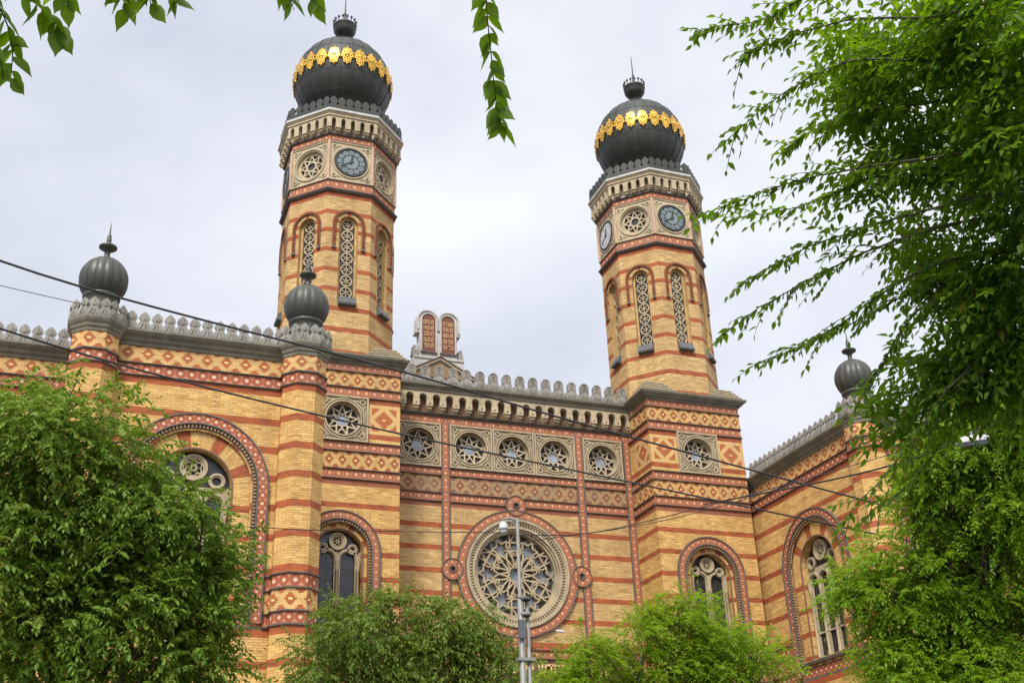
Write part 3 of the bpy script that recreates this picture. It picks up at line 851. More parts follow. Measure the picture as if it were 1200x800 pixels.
# ================================================================== TOWER BASES
def make_base(cx):
    hb = 2.318; y0 = -2.033; y1 = 3.0; mb = MB()
    red = [(18.21, 18.43, RB, None), (19.70, 19.92, RB, None), (16.25, 16.49, DR, None)] + red_courses(15.56, 6, RB, .215, .935, 10.8) + \
          [(9.0, 9.25, RB, None)] + red_courses(8.4, 8, RB, .215, .93, .8)
    pat = [(21.06, 21.37, TB, .31), (20.37, 21.01, DI, .52), (19.97, 20.33, TB, .34), (17.67, 18.01, TB, .34), (16.93, 17.62, DI, .52), (16.53, 16.88, TB, .34),
           (10.38, 10.73, TB, .34), (9.72, 10.33, DI, .52), (9.32, 9.67, TB, .34)]
    lg = [(z0, z1, LG, None) for z0, z1 in ((21.01, 21.06), (20.33, 20.37), (19.92, 19.97), (18.01, 18.06), (17.62, 17.67), (16.88, 16.93), (16.49, 16.53), (10.73, 10.78), (10.33, 10.38), (9.67, 9.72), (9.25, 9.32))]
    bands = bands_fill(0, 21.4, YB, red + pat + lg)
    ff = Fr((cx, y0), (0, -1)); wcz = 13.64
    fl = Fr((cx - hb, 0), (-1, 0)); fr_ = Fr((cx + hb, 0), (1, 0)); fb = Fr((cx, y1), (0, 1))
    ff.wall(mb, -hb, hb, bands, [circ_hole(0, 18.985, .70), arch_hole(0, wcz, 1.10, 9.75)], s_uv=hb)
    fl.wall(mb, -y1, -y0, bands, s_uv=y0); fr_.wall(mb, y0, y1, bands, s_uv=-y0 + 2 * hb); fb.wall(mb, -hb, hb, bands)
    zl = [(a + b) / 2 for a, b, _, _ in lg]
    legs = ((-1.60, 1.60),)
    ledges(ff, mb, -hb, hb, [z for z in zl if z > 16]); ledges(ff, mb, -hb, hb, [z for z in zl if z < 16], skip=legs)
    ledges(fl, mb, -y1, -y0, zl); ledges(fr_, mb, y0, y1, zl)
    # inlaid diamond panels beside the star light and on the returns
    def dpanel(fr, s0, s1):
        fr.poly(mb, [(s0, 18.43), (s1, 18.43), (s1, 19.70), (s0, 19.70)], .004, 'diamond_brick', [(-1, -1), (1, -1), (1, 1), (-1, 1)])
    dpanel(ff, -hb + .03, -1.02); dpanel(ff, 1.02, hb - .03); dpanel(fl, .62, 1.98); dpanel(fr_, -1.98, -.62)
    b = mb.build('tower_base', syn)
    star_panel(ff, 0, 18.99, 2.0, 1.90, parent=b, n=9)
    # its cornice and the stepped corner blocks under the octagon
    c = MB()
    def rect(o): return [(cx - hb - o, y0 - o), (cx + hb + o, y0 - o), (cx + hb + o, y1 + o), (cx - hb - o, y1 + o)]
    prof = [(0, 21.35), (.05, 21.37), (.07, 21.43), (.16, 21.47), (.19, 21.52), (.28, 21.58), (.33, 21.66), (.33, 21.71), (.05, 21.76), (-.4, 21.78)]
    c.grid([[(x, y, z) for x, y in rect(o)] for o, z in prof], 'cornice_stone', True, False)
    for sx in (-1, 1):
        for sy in (0, 1):
            px, py = cx + sx * (hb + .16), (y0 - .16 if sy == 0 else .339 + AP + .16 + .3)
            dy = 1 if sy == 0 else -1
            for k in range(4):
                i, t = .10 * k, 1.62 - .24 * k
                z0, z1 = 21.72 + .14 * k, 21.72 + .14 * (k + 1)
                tri = [(px - sx * i, py + dy * i), (px - sx * (i + t), py + dy * i), (px - sx * i, py + dy * (i + t))]
                tr2 = [(px - sx * (i - .03), py + dy * (i - .03)), (px - sx * (i + t + .06), py + dy * (i - .03)), (px - sx * (i - .03), py + dy * (i + t + .06))]
                c.face([(x, y, z1) for x, y in tr2], 'cornice_stone'); c.face([(x, y, z1 - .05) for x, y in tr2], 'cornice_stone')
                for q in range(3):
                    a, e = tr2[q], tr2[(q + 1) % 3]; c.face([(a[0], a[1], z1 - .05), (e[0], e[1], z1 - .05), (e[0], e[1], z1), (a[0], a[1], z1)], 'buff_stone')
                    a, e = tri[q], tri[(q + 1) % 3]; c.face([(a[0], a[1], z0), (e[0], e[1], z0), (e[0], e[1], z1 - .05), (a[0], a[1], z1 - .05)], 'cream_stone')
    c.build('cornice', b)
    big_window(ff, 0, wcz, 1.59, 9.75, 9.3, TB, 2, parent=syn, open_r=.90, brick=YB)
make_base(-7.898); make_base(7.898)

# ================================================================== CENTRAL WALL
cf = Fr((0, 0), (0, -1)); XW = 7.898 - 2.318
cw = MB()
red = [(16.36, 16.56, DR, None)] + red_courses(15.68, 6, RB, .215, .93, 11.0) + [(10.70, 10.98, RB, None)] + red_courses(8.9, 9, RB, .215, .93, .8)
pat = [(20.05, 20.33, TB, .31), (17.75, 18.03, TB, .31), (16.98, 17.70, ODI, .56), (16.62, 16.94, TB, .33), (10.36, 10.66, TB, .31)]
lg = [(20.33, 20.40, LG, None), (18.03, 18.07, LG, None), (17.70, 17.75, LG, None), (16.94, 16.98, LG, None), (16.56, 16.62, LG, None), (10.66, 10.70, LG, None), (10.30, 10.36, LG, None)]
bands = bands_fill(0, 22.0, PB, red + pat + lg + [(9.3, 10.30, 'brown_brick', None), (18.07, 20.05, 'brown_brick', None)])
RZ = 13.76
PX = [-4.22, -1.93, 0, 1.93, 4.22]
holes = [circ_hole(x, 19.01, .70) for x in PX] + [circ_hole(0, RZ, 1.95)]
cf.wall(cw, -XW, XW, bands, holes, s_uv=10)
for sg in (-1, 1):                                         # wall going on behind the tower bases
    a, b = sorted((sg * (XW + 2 * 2.318), sg * 10.6)); cf.wall(cw, a, b, bands_fill(0, 20.5, YB, red_courses(15.6, 16, RB)))
ledges(cf, cw, -XW, XW, [18.05, 16.96, 16.59, 17.725, 20.37])
ledges(cf, cw, -XW, XW, [10.68, 10.33])
# vertical terracotta pilaster strips
for x in (-5.42, -3.07, 3.07, 5.42):
    zt = 20.05
    w = .27
    cf.box(cw, x - w / 2 - .045, x - w / 2, 9.3, zt, 0, .085, LG); cf.box(cw, x + w / 2, x + w / 2 + .045, 9.3, zt, 0, .085, LG)
    cf.wall(cw, x - w / 2, x + w / 2, [(0, 1, TB, None)], d=0) if False else None
    n = round((zt - 9.3) / .30)
    cf.poly(cw, [(x - w / 2, 9.3), (x + w / 2, 9.3), (x + w / 2, zt), (x - w / 2, zt)], .06, TB, [(0, 0), (0, 1), (n, 1), (n, 0)])
cwall = cw.build('central_wall', syn)
for i, x in enumerate(PX): star_panel(cf, x, 19.04, 1.90, 1.94, n=9 if i else 8)

# ---- great rose window with interlaced terracotta frame
rw = MB()
RO = 2.66
cf.ring(rw, 0, RZ, RO - .045, RO, 0, .125, LG, seg=72); cf.ring(rw, 0, RZ, 2.30, RO - .045, 0, .095, TB, seg=72, cell=.315); cf.ring(rw, 0, RZ, 2.255, 2.30, 0, .125, LG, seg=72)
for kx, kz in ((0, RO + .20), (-RO - .18, 0), (RO + .18, 0), (0, -RO - .18)):
    x, z = kx, RZ + kz
    cf.ring(rw, x, z, .42, .45, .0, .135, LG, seg=30); cf.ring(rw, x, z, .15, .42, .0, .105, TB, seg=30, cell=.30); cf.ring(rw, x, z, .11, .15, .0, .135, LG, seg=20)
    cf.fill(rw, x, z, .11, .01, DR, seg=16)
cs = 'buff_stone'
cf.ring(rw, 0, RZ, 2.17, 2.255, 0, .16, cs, seg=72); cf.ring(rw, 0, RZ, 2.10, 2.17, -.05, .11, cs, seg=72)
cf.ring(rw, 0, RZ, 1.98, 2.10, -.10, .02, 'recess_shade', seg=72); cf.dentils(rw, 0, RZ, 2.0, 2.09, .02, .08, cs, None, .125, .52)
cf.ring(rw, 0, RZ, 1.88, 1.98, -.25, .06, cs, seg=72); cf.ring(rw, 0, RZ, 1.80, 1.88, -.35, -.03, cs, seg=72); cf.ring(rw, 0, RZ, 1.71, 1.80, -.42, -.12, cs, seg=72)
rose = rw.build('rose_window', syn)
tr = MB(); rt = 1.72; d0, d1 = -.42, -.24; tm = 'buff_stone'
def pol(r, deg): return (r * math.cos(R(deg)), RZ + r * math.sin(R(deg)))
N = 12
for i in range(N):
    a = 90 + 360 / N * i
    c = pol(1.17, a)
    ca_, sa_ = math.cos(R(a)), math.sin(R(a))
    def q(r, t): return (r * ca_ - t * sa_, RZ + r * sa_ + t * ca_)          # radial / tangential offsets along this spoke
    if i % 2:                                              # open six-pointed star
        zz = [(c[0] + (.45 if k % 2 == 0 else .255) * math.cos(R(a + 30 * k)), c[1] + (.45 if k % 2 == 0 else .255) * math.sin(R(a + 30 * k))) for k in range(12)]
        for k in range(12): cf.bar(tr, zz[k], zz[(k + 1) % 12], .060, d0, d1 + .0015 * (k % 3), tm)
        cf.bar(tr, zz[0], pol(rt, a + 7), .055, d0, d1 - .012, tm); cf.bar(tr, zz[0], pol(rt, a - 7), .055, d0, d1 - .014, tm)
        cf.bar(tr, zz[6], pol(.33, a + 15), .062, d0, d1 + .006, tm); cf.bar(tr, zz[6], pol(.33, a - 15), .062, d0, d1 + .007, tm)
    else:                                                  # square light with crossed spikes towards hub and rim
        for t in (-.18, .18):
            cf.bar(tr, q(.80, t * 1.25), q(rt - .062, t * 1.25), .060, d0, d1 + .003, tm)
            cf.bar(tr, q(1.0 if t < 0 else 1.36, -.42), q(1.0 if t < 0 else 1.36, .42), .060, d0, d1 + .005, tm)
            cf.bar(tr, q(.98, t * 1.25), q(.33, 0), .062, d0, d1 + .008, tm); cf.bar(tr, q(.98, t * 1.25), q(.74, -t * 1.2), .056, d0, d1 + .010, tm)
            cf.bar(tr, q(1.38, t * 1.25), q(rt - .02, 0), .056, d0, d1 + .011, tm)
    cf.bar(tr, pol(.40, a - 15), pol(.28, a), .062, d0, d1 + .012, tm); cf.bar(tr, pol(.28, a), pol(.40, a + 15), .062, d0, d1 + .013, tm)
tr.build('tracery', rose)
gl = MB(); cf.ring(gl, 0, RZ, .0001, rt + .05, -.43, -.42, 'grey_glass', seg=48, inner=False, outer=False)
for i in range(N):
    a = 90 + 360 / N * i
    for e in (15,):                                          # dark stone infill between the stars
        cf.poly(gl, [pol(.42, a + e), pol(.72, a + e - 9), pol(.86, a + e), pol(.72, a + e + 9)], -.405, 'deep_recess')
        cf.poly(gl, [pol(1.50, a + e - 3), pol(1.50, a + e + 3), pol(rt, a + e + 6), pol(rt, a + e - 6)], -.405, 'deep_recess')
gl.build('pane', rose)

# ---- arcaded cornice of the central wall
ar = MB(); af = Fr((0, -.30), (0, -1)); nb = 19; p = 2 * XW / nb
def hw(z):
    if z < 21.02: return .135 + .035 * (1 - ((z * 9.0) % 1.0))
    return .165 * math.sqrt(max(0, 1 - ((z - 21.02) / .20) ** 2))
hol = [(20.72, 21.22, (lambda c: lambda z: (c - hw(z), c + hw(z)))(-XW + p * (i + .5))) for i in range(nb)]
af.wall(ar, -XW, XW, [(20.72, 21.36, 'cream_stone', None)], hol)
for i in range(nb):
    c = -XW + p * (i + .5)
    af.reveal(ar, c, 21.02, .185, -.29, -.004, 'cream_stone', 20.72, 10)
    cf.poly(ar, [(c - .2, 20.45), (c + .2, 20.45), (c + .2, 21.25), (c - .2, 21.25)], .006, 'brown_brick')  # darker back in each arch, shade of the opening put into the colour
    af.ring(ar, c, 21.02, .21, .245, 0, .02, 'cream_stone', 21.0, 12)
for i in range(nb + 1):
    c = -XW + p * i; a0, a1 = max(-XW, c - p / 2 + .175), min(XW, c + p / 2 - .175)
    af.box(ar, a0, a1, 20.66, 20.72, -.29, .04, 'cream_stone'); af.box(ar, a0 + .02, a1 - .02, 20.55, 20.66, -.29, -.02, 'buff_stone'); af.box(ar, a0 + .045, a1 - .045, 20.46, 20.55, -.29, -.12, 'buff_stone')
    for q in (.0,): af.fill(ar, c, 20.78, .05, .012, 'recess_shade', seg=8) if a1 - a0 > .2 else None
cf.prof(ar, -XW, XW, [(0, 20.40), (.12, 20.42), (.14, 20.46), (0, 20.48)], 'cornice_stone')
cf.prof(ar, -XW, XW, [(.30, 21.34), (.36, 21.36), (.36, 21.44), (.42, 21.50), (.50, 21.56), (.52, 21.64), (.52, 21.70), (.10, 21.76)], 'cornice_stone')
ar.build('arcaded_cornice', syn)
ct = MB(); tf = Fr((0, -.36), (0, -1)); n = 18; p = 2 * XW / n
for i in range(n):
    c = -XW + p * (i + .5); w = .20
    o = [(c - .30, 21.70), (c + .30, 21.70), (c + .30, 21.93), (c + .245, 21.93), (c + .245, 22.02), (c + w, 22.02)]
    o += [(c + w * math.cos(R(t)), 22.32 + .21 * math.sin(R(t))) for t in range(0, 181, 20)] + [(c - w, 22.02), (c - .245, 22.02), (c - .245, 21.93), (c - .30, 21.93)]
    tf.extr(ct, o, -.14, .0, 'crest_stone')
    tf.ring(ct, c, 22.32, w - .045, w, 0, .035, 'crest_stone', 22.05, 10); tf.ring(ct, c, 22.31, .055, .10, 0, .03, 'crest_stone', 22.12, 8)
    tf.fill(ct, c, 22.31, .055, .003, 'cornice_stone', 22.12, 8)
    for sg in (-1, 1): tf.ring(ct, c + sg * .13, 21.84, .03, .065, 0, .03, 'crest_stone', seg=10)
    tf.bar(ct, (c - .06, 21.96), (c, 21.78), .03, 0, .03, 'crest_stone'); tf.bar(ct, (c + .06, 21.96), (c, 21.78), .03, 0, .032, 'crest_stone')
tf.box(ct, -XW, XW, 21.68, 21.80, -.18, -.005, 'crest_stone')
ct.build('cresting', syn)

# ================================================================== WINGS
def wing_bands():
    red = [(16.40, 16.62, RB, None)] + red_courses(15.62, 5, RB, .23, .93, 10.7) + [(10.62, 10.84, RB, None), (8.80, 9.03, RB, None)] + red_courses(8.12, 8, RB, .22, .93, .8)
    pat = [(17.09, 17.70, BDI, .60), (16.68, 17.02, BTB, .34), (10.18, 10.55, BTB, .36), (9.50, 10.12, BDI, .60), (9.12, 9.44, BTB, .33)]
    lg = [(17.02, 17.09, LG, None), (16.62, 16.68, LG, None), (10.55, 10.62, LG, None), (10.12, 10.18, LG, None), (9.44, 9.50, LG, None), (9.03, 9.12, LG, None)]
    return bands_fill(0, 17.75, YB, red + pat + lg), [(a + b) / 2 for a, b, _, _ in lg]
WB, WL = wing_bands()
WCORN = [(0, 17.62), (.05, 17.64), (.07, 17.72), (.15, 17.78), (.17, 17.85), (.27, 17.93), (.33, 18.01), (.33, 18.08), (.0, 18.12)]
def turret(cx, cy, label):
    ap = .68; t = MB()
    for a, fr in oct_frames(ap, cx, cy):
        h = ap * math.tan(R(22.5)); fr.wall(t, -h, h, WB, s_uv=(a + 135) / 45 * 2 * h)
    for z in WL: oct_ring(t, [(ap, z - .035), (ap + .06, z - .02), (ap + .06, z + .02), (ap, z + .035)], LG, cx, cy)
    o = t.build('corner_turret', syn); o['label'] = label
    c = MB(); oct_ring(c, [(ap + d * .56, z) for d, z in WCORN[:-1]] + [(.3, 18.12)], 'cornice_stone', cx, cy); c.build('cornice', o)
    k = MB(); ak = ap + .15; hk = ak * math.tan(R(22.5))
    for a, fr in oct_frames(ak, cx, cy): crest_row(fr, k, -hk, hk, 18.09, .62, .36, -.07, 0, 'crest_stone')
    k.build('cresting', o)
    d = MB(); zc, r = 19.70, .741; n = 16
    def lobe(t_, z): return 1 + .045 * abs(math.sin(t_ * n / 2)) - .03 if z > 19.2 else 1
    d.lathe(cx, cy, [(.55, 18.1), (.52, 18.75), (.50, 18.98), (.56, 19.02), (.57, 19.10), (.50, 19.14)] + [(r * math.cos(q), zc + r * 1.08 * math.sin(q)) for q in [R(-52 + 137 * i / 26) for i in range(27)]], n * 8, 'turret_copper', True, lobe)
    for i in range(n):
        q = 2 * math.pi * i / n
        d.tube([(cx + r * .985 * math.cos(e) * math.sin(q), cy - r * .985 * math.cos(e) * math.cos(q), zc + r * 1.06 * math.sin(e)) for e in [R(-50 + 132 * u / 12) for u in range(13)]], .011, 'turret_copper', 5, False)
    d.build('dome', o)
    f = MB(); z = zc + r * 1.08 - .03
    f.lathe(cx, cy, [(.16, z - .02), (.10, z + .06), (.085, z + .16), (.10, z + .30), (.20, z + .36), (.285, z + .42), (.285, z + .47), (.20, z + .53), (.075, z + .58), (.065, z + .66), (.085, z + .69), (.06, z + .73), (.08, z + .78), (.055, z + .82), (.07, z + .87), (.03, z + .94), (.018, z + 1.2), (0, z + 1.42)], 18, 'turret_copper')
    f.build('finial', o)
def make_wing(sg):
    XI, XO, YF, YS = 10.6, 17.0, -9.5, -7.6
    ff = Fr((0, YF), (0, -1)); w = MB()
    a, b = sorted((sg * XI, sg * XO)); ca = (a + b) / 2 if sg > 0 else -14.06
    ca = sg * 14.0; RO = 2.26; CZ = 13.3
    ff.wall(w, a, b, WB, [arch_hole(ca, CZ, 1.72, 9.77)], s_uv=40)
    fi = Fr((sg * XI, 0), (-sg, 0))                      # inner side wall, facing the forecourt
    s0, s1 = (0, 9.5) if sg > 0 else (-9.5, 0)
    ci = 5.6 if sg > 0 else -5.6
    fi.wall(w, s0, s1, WB, [arch_hole(ci, CZ, 1.72, 9.77)], s_uv=20)
    fo = Fr((sg * XO, 0), (sg, 0)); q0, q1 = (YF, YS) if sg > 0 else (-YS, -YF); fo.wall(w, q0, q1, WB)
    fs = Fr((0, YS), (0, -1)); c, d = sorted((sg * XO, sg * 34)); fs.wall(w, c, d, WB, s_uv=80)
    ledges(ff, w, a, b, [z for z in WL if z > 16]); ledges(ff, w, a, b, [z for z in WL if z < 16], skip=((ca - RO, ca + RO),))
    ledges(fi, w, s0, s1, [z for z in WL if z > 16]); ledges(fi, w, s0, s1, [z for z in WL if z < 16], skip=((ci - RO, ci + RO),))
    ledges(fs, w, c, d, WL)
    o = w.build('wing', syn); o['label'] = 'left wing seen from the front' if sg < 0 else 'right wing whose inner side wall faces the forecourt'
    cn = MB()
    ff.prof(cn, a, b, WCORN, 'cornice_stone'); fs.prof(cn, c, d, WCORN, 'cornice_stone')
    fi.prof(cn, s0, s1, WCORN, 'cornice_stone')
    cn.build('cornice', o)
    k = MB()
    for fr, e0, e1 in ((ff, a + .5, b - .5), (fs, c + (.0 if sg < 0 else .7), d - (.7 if sg < 0 else 0)), (fi, s0 + (2.0 if sg > 0 else .9), s1 - (.9 if sg > 0 else 2.0))):
        crest_row(fr, k, e0, e1, 18.09, .66, .385, .12, .20, 'crest_stone')
        fr.box(k, e0, e1, 18.06, 18.22, .08, .19, 'crest_stone')
    k.build('cresting', o)
    big_window(ff, ca, CZ, RO, 9.77, 9.2, BTB, 3); big_window(fi, ci, CZ, RO, 9.77, 9.2, BTB, 3)
    rf = MB(); x0, x1 = sorted((sg * (XI + .1), sg * 34)); rf.box(x0, x1, YS + .1, 8, 17.6, 18.0, 'zinc'); x0, x1 = sorted((sg * (XI + .1), sg * (XO - .1))); rf.box(x0, x1, YF + .1, YS + .1, 17.6, 18.0, 'zinc'); rf.build('roof', o)
for sg in (-1, 1):
    make_wing(sg)
    turret(sg * 10.85, -9.57, ('left' if sg < 0 else 'right') + ' wing corner turret beside the tower')
    turret(sg * 17.28, -9.57, ('left' if sg < 0 else 'right') + ' wing corner turret on the outer end')

# ---- main roof behind the parapet, with the gable that carries the tablets
rf = MB()
rf.face([(-10.5, .2, 20.6), (10.5, .2, 20.6), (10.5, 10, 23.5), (-10.5, 10, 23.5)], 'tile_roof')
rf.face([(-10.5, 10, 20), (10.5, 10, 20), (10.5, 10, 23.5), (0, 10, 26.4), (-10.5, 10, 23.5)], PB)
rf.face([(-10.5, 10, 23.5), (0, 10, 26.4), (0, 40, 26.4), (-10.5, 40, 23.5)], 'tile_roof'); rf.face([(10.5, 10, 23.5), (0, 10, 26.4), (0, 40, 26.4), (10.5, 40, 23.5)], 'tile_roof')
rf.build('roof', syn)
gb = MB(); tf = Fr((-.12, 10.3), (0, -1)); ws = 'white_stone'
tf.box(gb, -1.42, 1.42, 24.5, 28.15, -1.0, 0, ws); tf.prof(gb, -1.42, 1.42, [(0, 28.02), (.06, 28.05), (.06, 28.14), (0, 28.18)], ws)
tf.extr(gb, [(-1.9, 26.9), (1.9, 26.9), (1.9, 27.05), (0, 28.08), (-1.9, 27.05)], .0, .22, 'dentil_light', False)
for sgn in (-1, 1):
    for k, m in ((0, 'ledge_stone'), (1, 'buff_stone'), (2, 'ledge_stone')):
        tf.bar(gb, (sgn * 2.0, 27.02 - .14 * k), (0, 28.12 - .14 * k), .09 if k == 1 else .05, .0, .30 - .02 * k + .004 * sgn, m)
gable = gb.build('gable_block', syn)
tb = MB(); zb, za = 28.15, 30.42
ol = [(-1.05, zb), (1.05, zb), (1.05, 29.62), (1.27, 29.62), (1.27, 29.76), (1.21, 29.80), (1.21, za)]
ol += [(.60 + .61 * math.cos(R(t)), za + .61 * math.sin(R(t))) for t in range(0, 172, 12)][1:]
ol += [(-x, z) for x, z in ol[::-1]]
tf.extr(tb, ol, -.75, -.12, ws)
for sx in (-1, 1):
    tf.ring(tb, sx * .60, za, .53, .61, -.12, -.04, ws, za - .62, 22); tf.ring(tb, sx * .55, za, .38, .45, -.12, -.06, ws, zb + .35, 22)
    tf.box(tb, sx * .55 - .47, sx * .55 + .47, zb + .27, zb + .35, -.12, -.02, LG)
    for q in range(3): tf.ring(tb, sx * 1.30, zb + .20 + .22 * q, .0001, .17 - .03 * q, -.6, -.2 - .03 * q, 'crest_stone', seg=12, inner=False)
tab = tb.build('stone_tablets', syn)
pq = MB()
for sx in (-1, 1): tf.fill(pq, sx * .55, za, .379, -.113, 'plaque', zb + .35, 20)
pq.build('plaque', tab)

def text_part(name, lines, mat, parent, fr, cs, ztop, size, lead, d, width=None, bold=.012):
    """Hebrew lines, written right to left, as one raised mesh"""
    mb = MB()
    for i, ln in enumerate(lines):
        cu = bpy.data.curves.new('t', 'FONT'); cu.body = ln[::-1]; cu.size = size; cu.extrude = .012; cu.align_x = 'CENTER'; cu.offset = bold
        ob = bpy.data.objects.new('t', cu); COL.objects.link(ob)
        dg = bpy.context.evaluated_depsgraph_get(); me = ob.evaluated_get(dg).to_mesh()
        xs = [v.co.x for v in me.vertices] or [0]
        k = 1.0
        if width and xs: k = width / max(1e-3, max(xs) - min(xs))
        c = (max(xs) + min(xs)) / 2
        for pl in me.polygons:
            mb.face([fr.P(cs + (me.vertices[q].co.x - c) * k, ztop - i * lead + me.vertices[q].co.y, d + me.vertices[q].co.z) for q in pl.vertices], mat)
        ob.evaluated_get(dg).to_mesh_clear(); bpy.data.objects.remove(ob)
    return mb.build(name, parent)
text_part('inscription', ['אנכי ה', 'לא יהיה', 'לא תשא', 'זכור את', 'כבד את'], 'lettering_gold', tab, tf, .55, 30.18, .40, .355, -.10, .58, .003)
text_part('inscription', ['לא תרצח', 'לא תנאף', 'לא תגנב', 'לא תענה', 'לא תחמד'], 'lettering_gold', tab, tf, -.55, 30.18, .40, .355, -.10, .58, .003)
text_part('inscription', ['ועשו לי מקדש ושכנתי בתוכם'], 'lettering_gold', cwall, cf, 0.6, 9.75, .62, .5, .02, 6.2, .02)
# PART3
# ================================================================== VEGETATION
def norm(a): return a / np.maximum(1e-9, np.linalg.norm(a, axis=-1, keepdims=True))
def leaf_object(name, P, D, L, W, mat, parent, off, fold=.10, tip=.0, upj=.35, seed=1, fine=False):
    r = np.random.default_rng(seed); n = len(P)
    D = norm(D); up = np.array([0, 0, 1.0]) + r.normal(0, upj, (n, 3))
    S = norm(np.cross(D, up)); N = norm(np.cross(S, D))
    L = L[:, None]; W = W[:, None]; f = N * W * fold * 2
    b = P
    t = P + D * L - N * L * .10
    st = [(.08, .20), (.24, .45), (.46, .46), (.66, .30), (.84, .10)] if fine else [(.26, .46), (.60, .40)]     # outline stations
    k = len(st)
    rt_ = [P + D * L * a_ + S * W * w_ + f * w_ * 2 - N * L * .10 * a_ ** 2 for a_, w_ in st]
    lf_ = [P + D * L * a_ - S * W * w_ + f * w_ * 2 - N * L * .10 * a_ ** 2 for a_, w_ in st]
    nvl = 2 + 2 * k
    v = np.stack([b] + rt_ + [t] + lf_[::-1], 1).reshape(-1, 3) - np.array(off)
    me = bpy.data.meshes.new(name); nv = len(v); nf = n * 2
    me.vertices.add(nv); me.vertices.foreach_set('co', v.astype(np.float32).ravel())
    i0 = (np.arange(n) * nvl)[:, None]; fs = k + 2
    q = np.concatenate([i0 + np.array([0] + list(range(k + 1, 0, -1))), i0 + np.array([0] + list(range(nvl - 1, k, -1)))], 1).reshape(-1, fs)
    me.loops.add(nf * fs); me.loops.foreach_set('vertex_index', q.astype(np.int32).ravel())
    me.polygons.add(nf); me.polygons.foreach_set('loop_start', np.arange(0, nf * fs, fs, dtype=np.int32)); me.polygons.foreach_set('loop_total', np.full(nf, fs, np.int32))
    me.materials.append(M[mat]); me.update(calc_edges=True); me.validate()
    o = bpy.data.objects.new(name, me); COL.objects.link(o); o.parent = parent
    return o

def sprays(O, D, Ls, n, droop, r, spread=.8, leaf_droop=.35, opposite=False):
    """n leaves along each drooping twig; returns leaf positions and directions"""
    m = len(O); D = norm(D)
    k = np.arange(n)
    t = ((k // 2 * 2 + 1.2) / n if opposite else (k + .6) / n)[None, :, None]
    g = droop[:, None, None]; l = Ls[:, None, None]
    P = O[:, None] + D[:, None] * l * t - np.array([0, 0, 1.0]) * g * l * t ** 2
    T = norm(D[:, None] - np.array([0, 0, 2.0]) * g * t)
    S = norm(np.cross(T, np.array([0, 0, 1.0]) + r.normal(0, .25, (m, 1, 3))))
    sg = np.where(k % 2 == 0, 1.0, -1.0)[None, :, None]
    LD = T * .55 + S * sg * spread - np.array([0, 0, 1.0]) * leaf_droop + r.normal(0, .22, (m, n, 3))
    LD[:, -1] = T[:, -1] * 1.2 + r.normal(0, .15, (m, 3)) - np.array([0, 0, 1.0]) * leaf_droop
    return P.reshape(-1, 3), LD.reshape(-1, 3)

def limb(mb, a, b, r0, r1, r, bend=.12, seg=7, n=6):
    a, b = np.array(a, float), np.array(b, float); L = np.linalg.norm(b - a)
    off = r.normal(0, 1, 3) * L * bend
    pts = [a + (b - a) * t + off * math.sin(math.pi * t) * .5 + np.array([0, 0, 1]) * L * .06 * math.sin(math.pi * t) + r.normal(0, .012 * L, 3) * (0 < t < 1) for t in np.linspace(0, 1, n)]
    mb.tube(pts, [r0 + (r1 - r0) * t for t in np.linspace(0, 1, n)], 'bark', seg)
    return pts

